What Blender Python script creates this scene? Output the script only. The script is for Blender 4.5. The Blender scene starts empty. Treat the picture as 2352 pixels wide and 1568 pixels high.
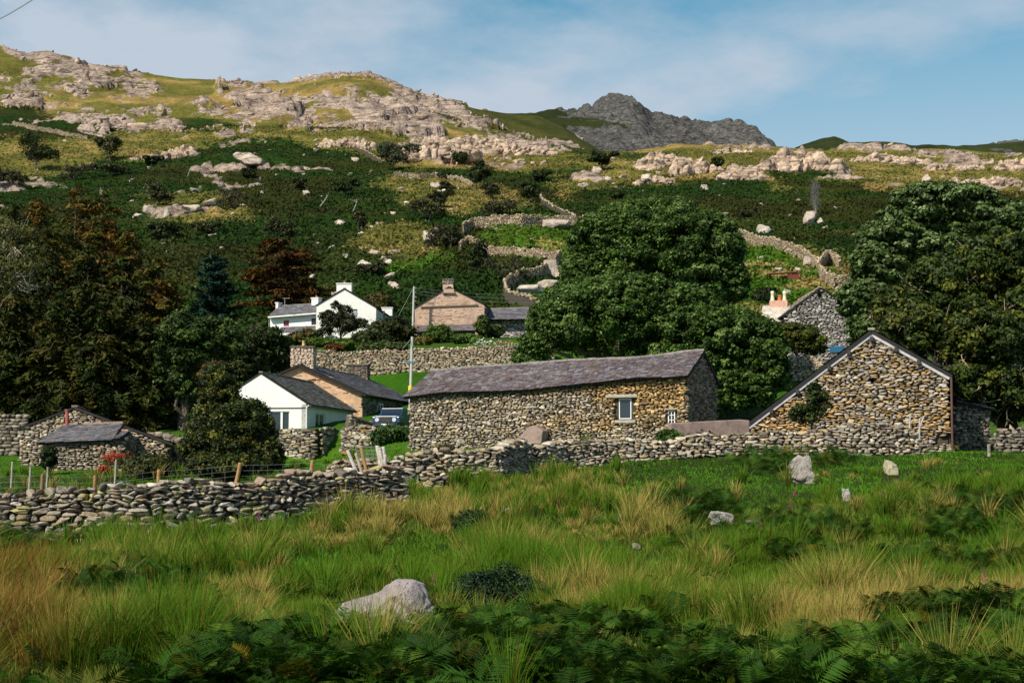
import bpy, math, random
import numpy as np
from mathutils import Vector, Matrix, geometry
random.seed(7); RNG = np.random.default_rng(7)
SC = bpy.context.scene
COL = bpy.data.collections.new("place"); SC.collection.children.link(COL)
# ---------------------------------------------------------------- camera geometry
F = 3586.0; UC, VC, V0 = 1176.0, 784.0, 1080.0
PITCH = math.atan((V0 - VC) / F); cp, sp = math.cos(PITCH), math.sin(PITCH)
def ray(u, v):
    a = (np.asarray(u, float) - UC) / F; b = (VC - np.asarray(v, float)) / F
    y = cp - sp * b
    return a / y, (sp + cp * b) / y
def W(u, v, d):
    a, z = ray(u, v); return Vector((float(a) * d, d, float(z) * d))
def proj(x, y, z):
    cy = y * cp + z * sp; cz = -y * sp + z * cp
    return UC + F * x / cy, VC - F * cz / cy
# ---------------------------------------------------------------- noise
_P = np.random.default_rng(3).random(65536)
def _h(i, j, k):
    return _P[((i * 73856093) ^ (j * 19349663) ^ (k * 83492791)) & 65535]
def vnoise(x, y, z=0.0):
    x, y, z = np.broadcast_arrays(np.asarray(x, float), np.asarray(y, float), np.asarray(z, float))
    xi = np.floor(x); yi = np.floor(y); zi = np.floor(z)
    fx = x - xi; fy = y - yi; fz = z - zi
    xi = xi.astype(np.int64); yi = yi.astype(np.int64); zi = zi.astype(np.int64)
    fx = fx * fx * (3 - 2 * fx); fy = fy * fy * (3 - 2 * fy); fz = fz * fz * (3 - 2 * fz)
    r = 0
    for a in (0, 1):
        for b in (0, 1):
            for c in (0, 1):
                w = (fx if a else 1 - fx) * (fy if b else 1 - fy) * (fz if c else 1 - fz)
                r = r + w * _h(xi + a, yi + b, zi + c)
    return r * 2 - 1
def fbm(x, y, z=0.0, o=4, g=0.5):
    r = 0; a = 1; s = 0
    for i in range(o):
        k = 2.03 ** i
        r = r + a * vnoise(x * k + 17.3 * i, y * k + 5.1 * i, np.asarray(z, float) * k); s += a; a *= g
    return r / s * 1.6
def cells(x, y, seed=0):
    """cellular noise: distance gap F2-F1 and a random number per cell"""
    xi = np.floor(x).astype(np.int64); yi = np.floor(y).astype(np.int64)
    f1 = np.full(x.shape, 9.0); f2 = np.full(x.shape, 9.0); idv = np.zeros(x.shape)
    for a in (-1, 0, 1):
        for b in (-1, 0, 1):
            cx = xi + a; cy = yi + b
            px = cx + _h(cx, cy, seed + 1); py = cy + _h(cx, cy, seed + 2)
            d = (px - x) ** 2 + (py - y) ** 2
            m = d < f1
            f2 = np.where(m, f1, np.minimum(f2, d)); f1 = np.where(m, d, f1)
            idv = np.where(m, _h(cx, cy, seed + 3), idv)
    return np.sqrt(f2) - np.sqrt(f1), idv
def inpoly(u, v, P):
    r = np.zeros(u.shape, bool); n = len(P)
    for i in range(n):
        x1, y1 = P[i]; x2, y2 = P[(i + 1) % n]
        if y1 == y2: continue
        c = ((y1 > v) != (y2 > v)) & (u < (x2 - x1) * (v - y1) / (y2 - y1) + x1)
        r ^= c
    return r
def sstep(a, b, x):
    t = np.clip((x - a) / (b - a), 0, 1); return t * t * (3 - 2 * t)
# ---------------------------------------------------------------- materials
def new_mat(name):
    m = bpy.data.materials.new(name); m.use_nodes = True
    nt = m.node_tree; nt.nodes.clear()
    return m, nt
def N(nt, t, **k):
    n = nt.nodes.new(t)
    for a, b in k.items(): setattr(n, a, b)
    return n
def L(nt, a, b): nt.links.new(a, b)
def ramp(nt, src, pts):
    r = N(nt, 'ShaderNodeValToRGB'); e = r.color_ramp.elements
    while len(e) < len(pts): e.new(0.5)
    for i, (p, c) in enumerate(pts):
        e[i].position = p; e[i].color = (c, c, c, 1) if not isinstance(c, tuple) else (*c, 1)
    L(nt, src, r.inputs[0]); return r.outputs[0]
def noise(nt, scale, detail=4, rough=0.6, vec=None):
    n = N(nt, 'ShaderNodeTexNoise'); n.inputs['Scale'].default_value = scale
    n.inputs['Detail'].default_value = detail; n.inputs['Roughness'].default_value = rough
    if vec is not None: L(nt, vec, n.inputs['Vector'])
    return n.outputs['Fac']
def mulc(nt, a, b, fac=1.0, mode='MULTIPLY'):
    m = N(nt, 'ShaderNodeMix', data_type='RGBA', blend_type=mode)
    if isinstance(fac, float): m.inputs[0].default_value = fac
    else: L(nt, fac, m.inputs[0])
    for s, i in ((a, 6), (b, 7)):
        if isinstance(s, tuple): m.inputs[i].default_value = (*s, 1)
        else: L(nt, s, m.inputs[i])
    return m.outputs[2]
def strata_fac(nt, tc, k):
    """dark cracks along the tilted bedding of the rock"""
    mp = N(nt, 'ShaderNodeMapping'); mp.inputs['Rotation'].default_value = (0.2, math.radians(38), 0.3); mp.inputs['Scale'].default_value = (0.22 * k, 0.5 * k, 1.5 * k); L(nt, tc, mp.inputs['Vector'])
    return ramp(nt, noise(nt, 1.0, 6, 0.7, mp.outputs[0]), [(0.40, 0.28), (0.50, 0.95), (0.72, 1.2)])
def mat(name, color=None, rough=0.85, n_scale=6.0, lo=0.7, hi=1.2, bump=0.3, b_scale=20.0, b_dist=0.03,
        trans=0.0, spec=0.3, metal=0.0, stain=None, st_scale=1.5, st_lo=0.5, st_hi=0.7, emit=None, strata=0.0):
    """general surface: colour from the mesh (or one colour) broken up by noise, with bump"""
    m, nt = new_mat(name)
    out = N(nt, 'ShaderNodeOutputMaterial'); p = N(nt, 'ShaderNodeBsdfPrincipled')
    p.inputs['Roughness'].default_value = rough; p.inputs['Specular IOR Level'].default_value = spec
    p.inputs['Metallic'].default_value = metal
    tc = N(nt, 'ShaderNodeTexCoord').outputs['Object']
    if color is None:
        a = N(nt, 'ShaderNodeAttribute'); a.attribute_name = 'Col'; c = a.outputs['Color']
    else:
        rgb = N(nt, 'ShaderNodeRGB'); rgb.outputs[0].default_value = (*color, 1); c = rgb.outputs[0]
    if stain:
        f = ramp(nt, noise(nt, st_scale, 6, 0.65, tc), [(st_lo, 0.0), (st_hi, 1.0)])
        c = mulc(nt, c, stain, f, 'MIX')
    if n_scale:
        f = ramp(nt, noise(nt, n_scale, 6, 0.65, tc), [(0.3, lo), (0.7, hi)])
        c = mulc(nt, c, f)
    if strata: c = mulc(nt, c, strata_fac(nt, tc, strata))
    L(nt, c, p.inputs['Base Color'])
    if bump:
        b = N(nt, 'ShaderNodeBump'); b.inputs['Strength'].default_value = bump; b.inputs['Distance'].default_value = b_dist
        L(nt, noise(nt, b_scale, 8, 0.7, tc), b.inputs['Height']); L(nt, b.outputs[0], p.inputs['Normal'])
    sh = p.outputs[0]
    if trans:
        t = N(nt, 'ShaderNodeBsdfTranslucent'); L(nt, c, t.inputs['Color'])
        x = N(nt, 'ShaderNodeMixShader'); x.inputs[0].default_value = trans
        L(nt, sh, x.inputs[1]); L(nt, t.outputs[0], x.inputs[2]); sh = x.outputs[0]
    L(nt, sh, out.inputs[0]); return m
# ---------------------------------------------------------------- mesh helpers
def tag(o, label=None, cat=None, group=None, kind=None):
    if label: o['label'] = label
    if cat: o['category'] = cat
    if group: o['group'] = group
    if kind: o['kind'] = kind
    return o
def link(o, parent=None):
    COL.objects.link(o)
    if parent is not None:
        o.parent = parent; o.matrix_parent_inverse = Matrix.Translation(parent.location).inverted()
    return o
def empty(name, loc, label=None, cat=None, group=None):
    o = bpy.data.objects.new(name, None); o.location = loc; o.empty_display_size = 0.2
    COL.objects.link(o); tag(o, label, cat, group); return o
def mesh_np(name, V, Fq, m, col=None, parent=None, smooth=False, attrs=None):
    me = bpy.data.meshes.new(name); V = np.asarray(V, np.float32)
    me.vertices.add(len(V)); me.vertices.foreach_set('co', V.ravel())
    if not isinstance(Fq, list): Fq = [Fq]
    Fq = [np.asarray(f, np.int32) for f in Fq if len(f)]
    nl = sum(f.size for f in Fq); nf = sum(len(f) for f in Fq)
    me.loops.add(nl); me.polygons.add(nf)
    me.loops.foreach_set('vertex_index', np.concatenate([f.ravel() for f in Fq]))
    tot = np.concatenate([np.full(len(f), f.shape[1], np.int32) for f in Fq])
    st = np.concatenate([[0], np.cumsum(tot)[:-1]]).astype(np.int32)
    me.polygons.foreach_set('loop_start', st); me.polygons.foreach_set('loop_total', tot)
    if smooth: me.polygons.foreach_set('use_smooth', np.ones(nf, bool))
    me.update(calc_edges=True)
    if col is not None:
        a = me.color_attributes.new('Col', 'FLOAT_COLOR', 'POINT')
        c = np.ones((len(V), 4), np.float32); c[:, :3] = col; a.data.foreach_set('color', c.ravel())
    for k, arr in (attrs or {}).items():
        a = me.attributes.new(k, 'FLOAT', 'POINT'); a.data.foreach_set('value', np.asarray(arr, np.float32))
    me.materials.append(m)
    o = bpy.data.objects.new(name, me); link(o, parent); return o
class MB:
    """collects boxes, tubes, polygons (tris/quads/ngons) with a colour, builds ONE mesh"""
    def __init__(s): s.v = []; s.f = []; s.c = []
    def add(s, vs, fs, c=(0.5, 0.5, 0.5)):
        b = len(s.v); s.v += [tuple(x) for x in vs]; s.f += [tuple(b + i for i in f) for f in fs]; s.c += [c] * len(vs)
    def box(s, c, dx, dy, dz, A=Vector((1, 0, 0)), B=Vector((0, 1, 0)), C=Vector((0, 0, 1)), col=(0.5, 0.5, 0.5)):
        c = Vector(c); vs = [c + A * (dx * i / 2) + B * (dy * j / 2) + C * (dz * k / 2) for i in (-1, 1) for j in (-1, 1) for k in (-1, 1)]
        s.add(vs, [(0, 1, 3, 2), (4, 6, 7, 5), (0, 4, 5, 1), (2, 3, 7, 6), (0, 2, 6, 4), (1, 5, 7, 3)], col)
    def bar(s, a, b, w, h=None, col=(0.5, 0.5, 0.5), up=Vector((0, 0, 1))):
        a = Vector(a); b = Vector(b); d = b - a; l = d.length; d.normalize()
        x = d.cross(up); x = x.normalized() if x.length > 1e-4 else Vector((1, 0, 0)); y = x.cross(d)
        s.box((a + b) / 2, l, w, h or w, d, x, y, col)
    def tube(s, pts, rad, n=7, col=(0.5, 0.5, 0.5), cap=True):
        b = len(s.v); pts = [Vector(p) for p in pts]
        for i, p in enumerate(pts):
            t = (pts[min(i + 1, len(pts) - 1)] - pts[max(i - 1, 0)]).normalized()
            x = t.cross(Vector((0.3, 1, 0.1))).normalized(); y = t.cross(x)
            r = rad[i] if isinstance(rad, (list, tuple)) else rad
            for k in range(n):
                a = 2 * math.pi * k / n; s.v.append(tuple(p + x * (r * math.cos(a)) + y * (r * math.sin(a)))); s.c.append(col)
            if i:
                for k in range(n):
                    s.f.append((b + (i - 1) * n + k, b + (i - 1) * n + (k + 1) % n, b + i * n + (k + 1) % n, b + i * n + k))
        if cap:
            s.f.append(tuple(b + k for k in range(n))); s.f.append(tuple(b + (len(pts) - 1) * n + k for k in range(n - 1, -1, -1)))
    def lathe(s, c, prof, n=16, col=(0.5, 0.5, 0.5)):
        s_ = [(Vector(c) + Vector((0, 0, z)), r) for r, z in prof]
        b = len(s.v)
        for p, r in s_:
            for k in range(n):
                a = 2 * math.pi * k / n; s.v.append((p.x + r * math.cos(a), p.y + r * math.sin(a), p.z)); s.c.append(col)
        for i in range(1, len(s_)):
            for k in range(n):
                s.f.append((b + (i - 1) * n + k, b + (i - 1) * n + (k + 1) % n, b + i * n + (k + 1) % n, b + i * n + k))
        s.f.append(tuple(b + (len(s_) - 1) * n + k for k in range(n)))
    def build(s, name, m, parent=None, smooth=False, bevel=0):
        me = bpy.data.meshes.new(name); me.from_pydata(s.v, [], s.f)
        a = me.color_attributes.new('Col', 'FLOAT_COLOR', 'POINT')
        c = np.ones((len(s.v), 4), np.float32); c[:, :3] = np.array(s.c, np.float32).reshape(-1, 3); a.data.foreach_set('color', c.ravel())
        if smooth:
            for p in me.polygons: p.use_smooth = True
        me.materials.append(m); o = bpy.data.objects.new(name, me); link(o, parent)
        if bevel:
            b = o.modifiers.new('bevel', 'BEVEL'); b.width = bevel; b.segments = 2; b.limit_method = 'ANGLE'
        return o
# ---------------------------------------------------------------- terrain heights
def slabs(x, y, seed, tilt):
    """cell heights with a random tilt per cell: broken bedrock slabs"""
    xi = np.floor(x).astype(np.int64); yi = np.floor(y).astype(np.int64); f1 = np.full(x.shape, 9.0); h = np.zeros(x.shape)
    for a in (-1, 0, 1):
        for b in (-1, 0, 1):
            cx = xi + a; cy = yi + b; dx = x - cx - _h(cx, cy, seed + 1); dy = y - cy - _h(cx, cy, seed + 2); d = dx * dx + dy * dy; m = d < f1; f1 = np.where(m, d, f1)
            h = np.where(m, _h(cx, cy, seed + 3) + (dx * (_h(cx, cy, seed + 4) - .2) + dy * (_h(cx, cy, seed + 5) - .65)) * tilt, h)
    return h
US = [-700, 0, 300, 600, 900, 1200, 1500, 1800, 2100, 2352, 3000]
def R_(*v): return list(zip(US, v))
ROWS = [
 (16.0, R_(*[1449] * 11)), (20, R_(*[1375] * 11)),
 (26, R_(1305, 1305, 1305, 1300, 1295, 1285, 1275, 1265, 1260, 1255, 1255)),
 (34, R_(1245, 1245, 1250, 1215, 1195, 1190, 1175, 1160, 1150, 1150, 1150)),
 (42, R_(1190, 1190, 1190, 1165, 1150, 1140, 1120, 1105, 1095, 1095, 1095)),
 (50, R_(1150, 1150, 1140, 1130, 1120, 1105, 1080, 1068, 1062, 1065, 1065)),
 (56, R_(1125, 1125, 1110, 1105, 1098, 1080, 1045, 1040, 1040, 1048, 1048)),
 (62, R_(1105, 1098, 1090, 1085, 1070, 1055, 1032, 1032, 1037, 1040, 1040)),
 (68, R_(1090, 1082, 1078, 1072, 1045, 1030, 1014, 1012, 1022, 1030, 1030)),
 (76, [(-700, 1070), (0, 1060), (300, 1058), (600, 1064), (740, 1060), (820, 1040), (900, 1026), (1200, 1012), (1500, 1003), (1800, 1000), (2352, 1010), (3000, 1010)]),
 (88, [(-700, 1045), (0, 1035), (300, 1032), (540, 1066), (745, 1066), (830, 1036), (900, 1014), (1200, 995), (1500, 985), (1800, 980), (3000, 985)]),
 (95, [(-700, 1030), (0, 1020), (300, 1014), (530, 1064), (750, 1064), (830, 1028), (900, 998), (1200, 980), (1500, 970), (3000, 970)]),
 (98, R_(1020, 1012, 1004, 990, 981, 975, 962, 960, 960, 960, 960)),
 (112, R_(990, 985, 972, 968, 952, 938, 920, 900, 900, 900, 900)),
 (125, R_(960, 950, 940, 932, 926, 905, 880, 850, 860, 860, 860)),
 (139, R_(920, 905, 895, 880, 862, 836, 840, 815, 830, 830, 830)),
 (143, R_(900, 880, 870, 825, 812, 800, 825, 800, 810, 810, 810)),
 (165, R_(850, 830, 820, 792, 788, 782, 785, 770, 785, 790, 790)),
 (182, R_(820, 800, 790, 778, 774, 772, 760, 740, 755, 760, 760)),
 (200, R_(780, 760, 755, 742, 738, 735, 720, 705, 712, 715, 715)),
 (230, R_(720, 710, 705, 690, 690, 685, 660, 650, 655, 655, 650)),
 (265, R_(660, 650, 640, 630, 625, 598, 600, 592, 600, 600, 600)),
 (300, R_(600, 590, 590, 580, 565, 532, 548, 545, 555, 555, 555)),
 (370, R_(520, 510, 508, 492, 478, 470, 480, 488, 495, 495, 495)),
 (450, R_(440, 430, 430, 422, 420, 430, 422, 424, 430, 430, 425)),
 (520, R_(370, 365, 370, 368, 378, 388, 388, 388, 392, 392, 380)),
 (600, [(-700, 300), (0, 310), (300, 318), (600, 318), (900, 325), (1200, 352), (1350, 354), (1500, 360), (1800, 354), (2100, 358), (2352, 358), (3000, 350)]),
 (680, [(-700, 230), (0, 245), (300, 265), (600, 262), (800, 250), (1000, 290), (1200, 322), (1350, 343), (1450, 350), (1560, 338), (1650, 335), (1770, 337), (1900, 344), (2050, 341), (2150, 348), (2352, 352), (3000, 340)]),
 (740, [(-700, 170), (0, 172), (200, 197), (400, 217), (600, 223), (760, 203), (850, 203), (1000, 252), (1100, 285), (1250, 315), (1400, 350), (1560, 360), (3000, 365)]),
 (800, [(-700, 100), (0, 110), (30, 112), (60, 119), (110, 115), (160, 131), (215, 152), (330, 167), (420, 179), (560, 188), (640, 191), (700, 186), (745, 176), (800, 172), (850, 173), (905, 196), (980, 226), (1060, 242), (1100, 253), (1180, 263), (1240, 268), (1300, 295), (1400, 360), (1560, 385), (3000, 390)]),
 (850, [(-700, 130), (0, 140), (640, 220), (850, 205), (1100, 280), (1300, 330), (1560, 400), (3000, 405)]),
 (950, [(-700, 230), (0, 240), (640, 320), (1100, 360), (1560, 450), (3000, 450)]),
]
AX = np.arange(-760, 3160, 5.0); AX = (AX - UC) / F
D_ = np.concatenate([np.geomspace(2.5, 60, 170)[:-1], np.linspace(60, 200, 230)[:-1], np.linspace(200, 830, 560)[:-1], np.linspace(830, 950, 20)])
_cd = [2.5, 12.0]; _cz = [np.full(AX.shape, -1.65)] * 2
for d, pts in ROWS:
    u = np.array([p[0] for p in pts], float); v = np.array([p[1] for p in pts], float)
    if len(pts) < 14:      # smooth between coarse control points
        uu = np.linspace(-700, 3000, 300); vv = np.interp(uu, u, v)
        k = np.hanning(13); k /= k.sum(); vv = np.convolve(np.pad(vv, 6, 'edge'), k, 'valid'); u, v = uu, vv
    a, z = ray(u, v); _cd.append(d); _cz.append(np.interp(AX, a, z * d))
_cz = np.array(_cz)
Z = np.empty((len(D_), len(AX)))
for j in range(len(AX)): Z[:, j] = np.interp(D_, _cd, _cz[:, j])
_sm = np.array([1, 2, 3, 4, 3, 2, 1.]); _sm /= _sm.sum()
Zs = np.apply_along_axis(lambda c: np.convolve(np.pad(c, 3, 'edge'), _sm, 'valid'), 0, Z)
_wsm = np.where((np.abs(D_ - 141) < 4) | (np.abs(D_ - 96.5) < 3), 0.15, 1.0)[:, None]
Z = Zs * _wsm + Z * (1 - _wsm)
DD, AA = np.meshgrid(D_, AX, indexing='ij'); XX = AA * DD
VU, VV = proj(XX, DD, Z)                       # where each bit of land lies, for the land-cover map
far = sstep(190, 260, DD)
rid = 1 - sstep(740, 800, DD) * 0.7
Z = Z + far * rid * (1.6 * fbm(XX / 38, DD / 38, 1.0) + 0.6 * fbm(XX / 9, DD / 9, 2.0)) + 0.09 * sstep(5, 20, DD) * fbm(XX / 3.5, DD / 3.5, 3.0)
Z = Z + (1 - far) * sstep(100, 150, DD) * 0.15 * fbm(XX / 6, DD / 6, 4.0)
# ---- land cover (0..1 weights) drawn as regions on the land
wu = VU + 16 * fbm(XX / DD * 60, np.log(DD) * 40, 7.0, 5); wv = VV + 9 * fbm(XX / DD * 60, np.log(DD) * 40, 9.0, 5)
_jr = np.random.default_rng(99); wu = wu + _jr.normal(0, 9, wu.shape) * (DD > 150); wv = wv + _jr.normal(0, 4.5, wu.shape) * (DD > 150)
def reg(P): return inpoly(wu, wv, P).astype(float)
fineN = fbm(XX / 7, DD / 7, 11.0, 5); bigN = fbm(XX / 30, DD / 30, 12.0, 4)
C = dict(tan=(0.30, 0.215, 0.075), lgrass=(0.158, 0.152, 0.034), green=(0.055, 0.125, 0.007), meadow=(0.032, 0.110, 0.003),
         brk=(0.015, 0.040, 0.003), brn=(0.027, 0.034, 0.004), fgrass=(0.028, 0.036, 0.006), soil=(0.03, 0.025, 0.012), dgreen=(0.03, 0.065, 0.01))
C = {k: np.array(v) for k, v in C.items()}
LC = np.zeros(Z.shape + (3,)); LC[:] = C['fgrass']
def paint(w, c, var=0.0): 
    w = np.clip(w, 0, 1)[..., None]
    LC[:] = LC * (1 - w) + np.asarray(c) * w
fell = sstep(185, 215, DD)
paint(fell, C['lgrass'] * 0.9)
paint(fell * sstep(0.0, 0.5, bigN), C['tan'])
brkmix = sstep(-0.15, 0.35, bigN)[..., None]
BR = C['brk'] * (1 - brkmix) + C['brn'] * brkmix
def paintbr(w):
    w = np.clip(w, 0, 1)[..., None]; LC[:] = LC * (1 - w) + BR * w
paintbr(reg([(-700, 420), (0, 400), (120, 405), (230, 352), (310, 375), (430, 335), (560, 322), (640, 320), (720, 345), (860, 352), (960, 392), (1100, 385), (1260, 392), (1330, 385), (1420, 400), (1480, 420), (1330, 440), (1270, 460), (1290, 490), (1340, 505), (1340, 640), (1160, 760), (-700, 800)]))
paintbr(reg([(1290, 462), (1400, 425), (1500, 415), (1640, 405), (1760, 392), (1850, 398), (1960, 425), (2100, 440), (3000, 430), (3000, 640), (2100, 640), (1960, 600), (1840, 565), (1700, 538), (1500, 560), (1340, 520), (1280, 490)]))
paintbr(reg([(-700, 225), (0, 238), (60, 252), (150, 268), (250, 288), (350, 302), (200, 320), (-700, 322)]))
paintbr(reg([(370, 288), (430, 268), (500, 272), (560, 292), (440, 304)]))
paintbr(reg([(560, 292), (700, 284), (880, 290), (900, 298), (700, 298)]))
paintbr(0.85 * reg([(1140, 300), (1300, 320), (1400, 350), (1560, 352), (1560, 372), (1400, 372), (1290, 350)]))
for P in ([(60, 400), (0, 330), (300, 305), (560, 298), (880, 295), (900, 325), (740, 338), (640, 318), (480, 322), (330, 338), (220, 370)],
          [(850, 425), (900, 405), (1010, 405), (1120, 430), (1200, 455), (1230, 485), (1040, 500), (930, 475)],
          [(800, 565), (850, 525), (960, 515), (1010, 560), (950, 592), (860, 590)],
          [(310, 490), (440, 478), (560, 492), (590, 515), (450, 522)],
          [(1255, 425), (1400, 380), (1560, 385), (1420, 425), (1300, 455)],
          [(1640, 350), (1700, 372), (1760, 402), (1820, 445), (1790, 440), (1700, 400)],
          [(1900, 360), (2100, 375), (3000, 385), (3000, 430), (2060, 430), (1930, 400)],
          [(300, 455), (520, 452), (560, 460), (400, 470)]):
    r_ = reg(P); paint(r_ * 0.85, C['lgrass']); paint(r_ * sstep(0.0, 0.6, fineN) * 0.8, C['tan'] * 0.9)
for P in ([(1085, 548), (1140, 528), (1240, 516), (1320, 530), (1330, 592), (1210, 585), (1120, 560)],
          [(1180, 720), (1200, 680), (1250, 655), (1330, 640), (1330, 720)],
          [(870, 612), (1000, 575), (1050, 590), (900, 625)], [(1690, 545), (1800, 570), (1900, 620), (1980, 690), (1990, 790), (1690, 790)]):
    paint(reg(P), C['green'])
r_ = reg([(1690, 560), (1800, 590), (1900, 635), (2000, 600), (2000, 720), (1690, 740)]); paint(r_ * sstep(-0.1, 0.3, fineN) * 0.85, C['tan'] * 0.85)
paint(reg([(1230, 556), (1320, 556), (1320, 572), (1230, 572)]) * 0.7, C['tan'])
near = 1 - sstep(183, 190, DD)
paint(near * sstep(100, 104, DD), C['meadow'])
paint(near * sstep(140, 142, DD), C['green'] * 0.8)
paint((1 - sstep(100, 104, DD)) * sstep(60, 66, DD), C['green'])
paint(0.9 * reg([(985, 222), (1100, 246), (1240, 262), (1310, 285), (1400, 345), (1330, 350), (1250, 335), (1090, 286), (1000, 280)]), (0.045, 0.055, 0.012))  # green shoulder of the fell, its shade painted into the darker colour
# rock
rockN = fbm(XX / 26 + 0.35 * DD / 26, DD / 45, 21.0, 5, 0.62) + 0.35 * fineN
hi = sstep(600, 660, DD)                                           # the craggy top
rk = -0.5 + hi * (0.50 - 0.42 * sstep(1280, 1420, VU)) + 0.1 * sstep(330, 600, DD)
rk = rk + 0.35 * inpoly(wu, wv, [(40, 100), (200, 130), (260, 190), (180, 230), (60, 200)])
for P in ([(540, 215), (700, 205), (1000, 205), (1060, 250), (1010, 290), (900, 290), (560, 262)], [(730, 160), (1000, 220), (1010, 290), (860, 290), (820, 230)],
          [(0, 225), (200, 245), (420, 290), (420, 300), (240, 300), (130, 268), (0, 245)], [(900, 290), (1080, 285), (1260, 340), (1240, 352), (950, 325)],
          [(0, 150), (60, 190), (120, 250), (0, 250)]):
    rk = rk + 0.42 * inpoly(wu, wv, P)
for P in ([(180, 232), (330, 250), (380, 282), (350, 300), (240, 288), (60, 262)], [(370, 288), (430, 264), (500, 270), (560, 292), (440, 306)], [(600, 284), (880, 288), (900, 300), (600, 300)]):
    rk = rk - 0.5 * inpoly(wu, wv, P)
rk = rk * sstep(200, 230, DD)
ROCK = sstep(0.05, 0.42, rk + rockN * 1.05) * sstep(300, 420, DD)
e1, i1 = cells((XX + 0.5 * DD) / 13, (DD - 0.3 * XX) / 24, 1); e2, i2 = cells((XX + 0.5 * DD) / 4.5, DD / 8, 5); e3, i3 = cells((XX + 0.4 * DD) / 1.9, DD / 3.0, 8)
_wx = XX + 2.2 * fbm(XX / 8, DD / 8, 51.0, 3); _wy = DD + 3 * fbm(XX / 8, DD / 8, 52.0, 3)
h1 = slabs((_wx + .45 * _wy) / 20, (_wy - .3 * _wx) / 32, 61, 1.0); h2 = slabs((_wx + .5 * _wy) / 5.2, _wy / 9.5, 71, 1.1); h3 = slabs((_wx + .4 * _wy) / 2.1, _wy / 4.0, 81, 1.0)
Z = Z + ROCK * (h1 * 4.6 + h2 * 1.7 + h3 * 0.6 - 2.6) * (1 - 0.35 * sstep(760, 800, DD))
rockvar = 0.7 + 0.35 * i1 + 0.3 * i2 * 0.7
LC *= (1 + 0.3 * fineN)[..., None].clip(0.5, 1.6)
_mix = (sstep(.15, .7, fbm(XX / 14, DD / 20, 91.0, 4)) * fell * .55)[..., None]; LC[:] = LC * (1 - _mix) + (LC * .35 + np.array([.06, .062, .012]) * .8) * _mix
def col_at(ax):
    j = np.clip((ax - AX[0]) / (AX[1] - AX[0]), 0, len(AX) - 1.001); j0 = int(j); t = j - j0
    return Z[:, j0] * (1 - t) + Z[:, j0 + 1] * t
def gz(x, y):
    return float(np.interp(y, D_, col_at(x / y)))
def gzv(x, y):
    j = np.clip((x / y - AX[0]) / (AX[1] - AX[0]), 0, len(AX) - 1.001); j0 = j.astype(int); tj = j - j0
    i = np.interp(y, D_, np.arange(len(D_))).clip(0, len(D_) - 1.001); i0 = i.astype(int); ti = i - i0
    return (Z[i0, j0] * (1 - ti) + Z[i0 + 1, j0] * ti) * (1 - tj) + (Z[i0, j0 + 1] * (1 - ti) + Z[i0 + 1, j0 + 1] * ti) * tj
def hit(u, v, dmin=3.0):
    a, z = ray(u, v); c = col_at(float(a)); k = np.where((D_ > dmin) & (c >= z * D_))[0]
    d = D_[k[0]] if len(k) else 700.0
    return Vector((float(a) * d, d, float(np.interp(d, D_, c))))
def G(u, d, v=None):
    """point on the ground in picture column u at distance d"""
    a = float(ray(u, v if v is not None else 1000 if d < 120 else 700 if d < 300 else 350)[0]); return Vector((a * d, d, gz(a * d, d)))
# ---- materials of the land
def land_mat(name, rc1, rc2, gdark=1.0):
    m, nt = new_mat(name); out = N(nt, 'ShaderNodeOutputMaterial'); p = N(nt, 'ShaderNodeBsdfPrincipled')
    p.inputs['Roughness'].default_value = 0.95; p.inputs['Specular IOR Level'].default_value = 0.1
    tc = N(nt, 'ShaderNodeTexCoord').outputs['Object']
    a = N(nt, 'ShaderNodeAttribute'); a.attribute_name = 'Col'; r = N(nt, 'ShaderNodeAttribute'); r.attribute_name = 'Rock'
    rv = N(nt, 'ShaderNodeAttribute'); rv.attribute_name = 'RV'
    n1 = noise(nt, 0.9, 5, 0.7, tc); n2 = noise(nt, 0.28, 6, 0.7, tc)
    g = mulc(nt, a.outputs['Color'], ramp(nt, n1, [(0.3, 0.5 * gdark), (0.52, 1.0 * gdark), (0.72, 1.5 * gdark)]))
    g = mulc(nt, g, ramp(nt, n2, [(0.35, (0.75, 0.8, 0.7)), (0.65, (1.25, 1.15, 1.1))]))
    rk_ = mulc(nt, ramp(nt, n2, [(0.3, rc1), (0.65, rc2)]), ramp(nt, noise(nt, 1.3, 8, 0.75, tc), [(0.34, 0.32), (0.5, 0.95), (0.7, 1.2)]))
    rk_ = mulc(nt, mulc(nt, rk_, strata_fac(nt, tc, 0.55)), rv.outputs['Fac'])
    ad = N(nt, 'ShaderNodeMath', operation='ADD'); L(nt, r.outputs['Fac'], ad.inputs[0])
    sb = N(nt, 'ShaderNodeMath', operation='MULTIPLY_ADD'); L(nt, noise(nt, 0.45, 6, 0.75, tc), sb.inputs[0]); sb.inputs[1].default_value = 1.5; sb.inputs[2].default_value = -0.75
    L(nt, sb.outputs[0], ad.inputs[1])
    f = ramp(nt, ad.outputs[0], [(0.42, 0.0), (0.56, 1.0)])
    L(nt, mulc(nt, g, rk_, f, 'MIX'), p.inputs['Base Color'])
    b = N(nt, 'ShaderNodeBump'); b.inputs['Strength'].default_value = 0.9; b.inputs['Distance'].default_value = 0.9
    L(nt, noise(nt, 0.8, 9, 0.75, tc), b.inputs['Height']); L(nt, b.outputs[0], p.inputs['Normal'])
    L(nt, p.outputs[0], out.inputs[0]); return m
M_FELL = land_mat('fell_land', (0.24, 0.18, 0.145), (0.54, 0.42, 0.345))
M_CRAG = land_mat('shaded_grey_crag_land', (0.045, 0.045, 0.043), (0.15, 0.145, 0.14), 0.8)  # grey rock and grass, darkened in colour for the peak's cloud shadow
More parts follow.
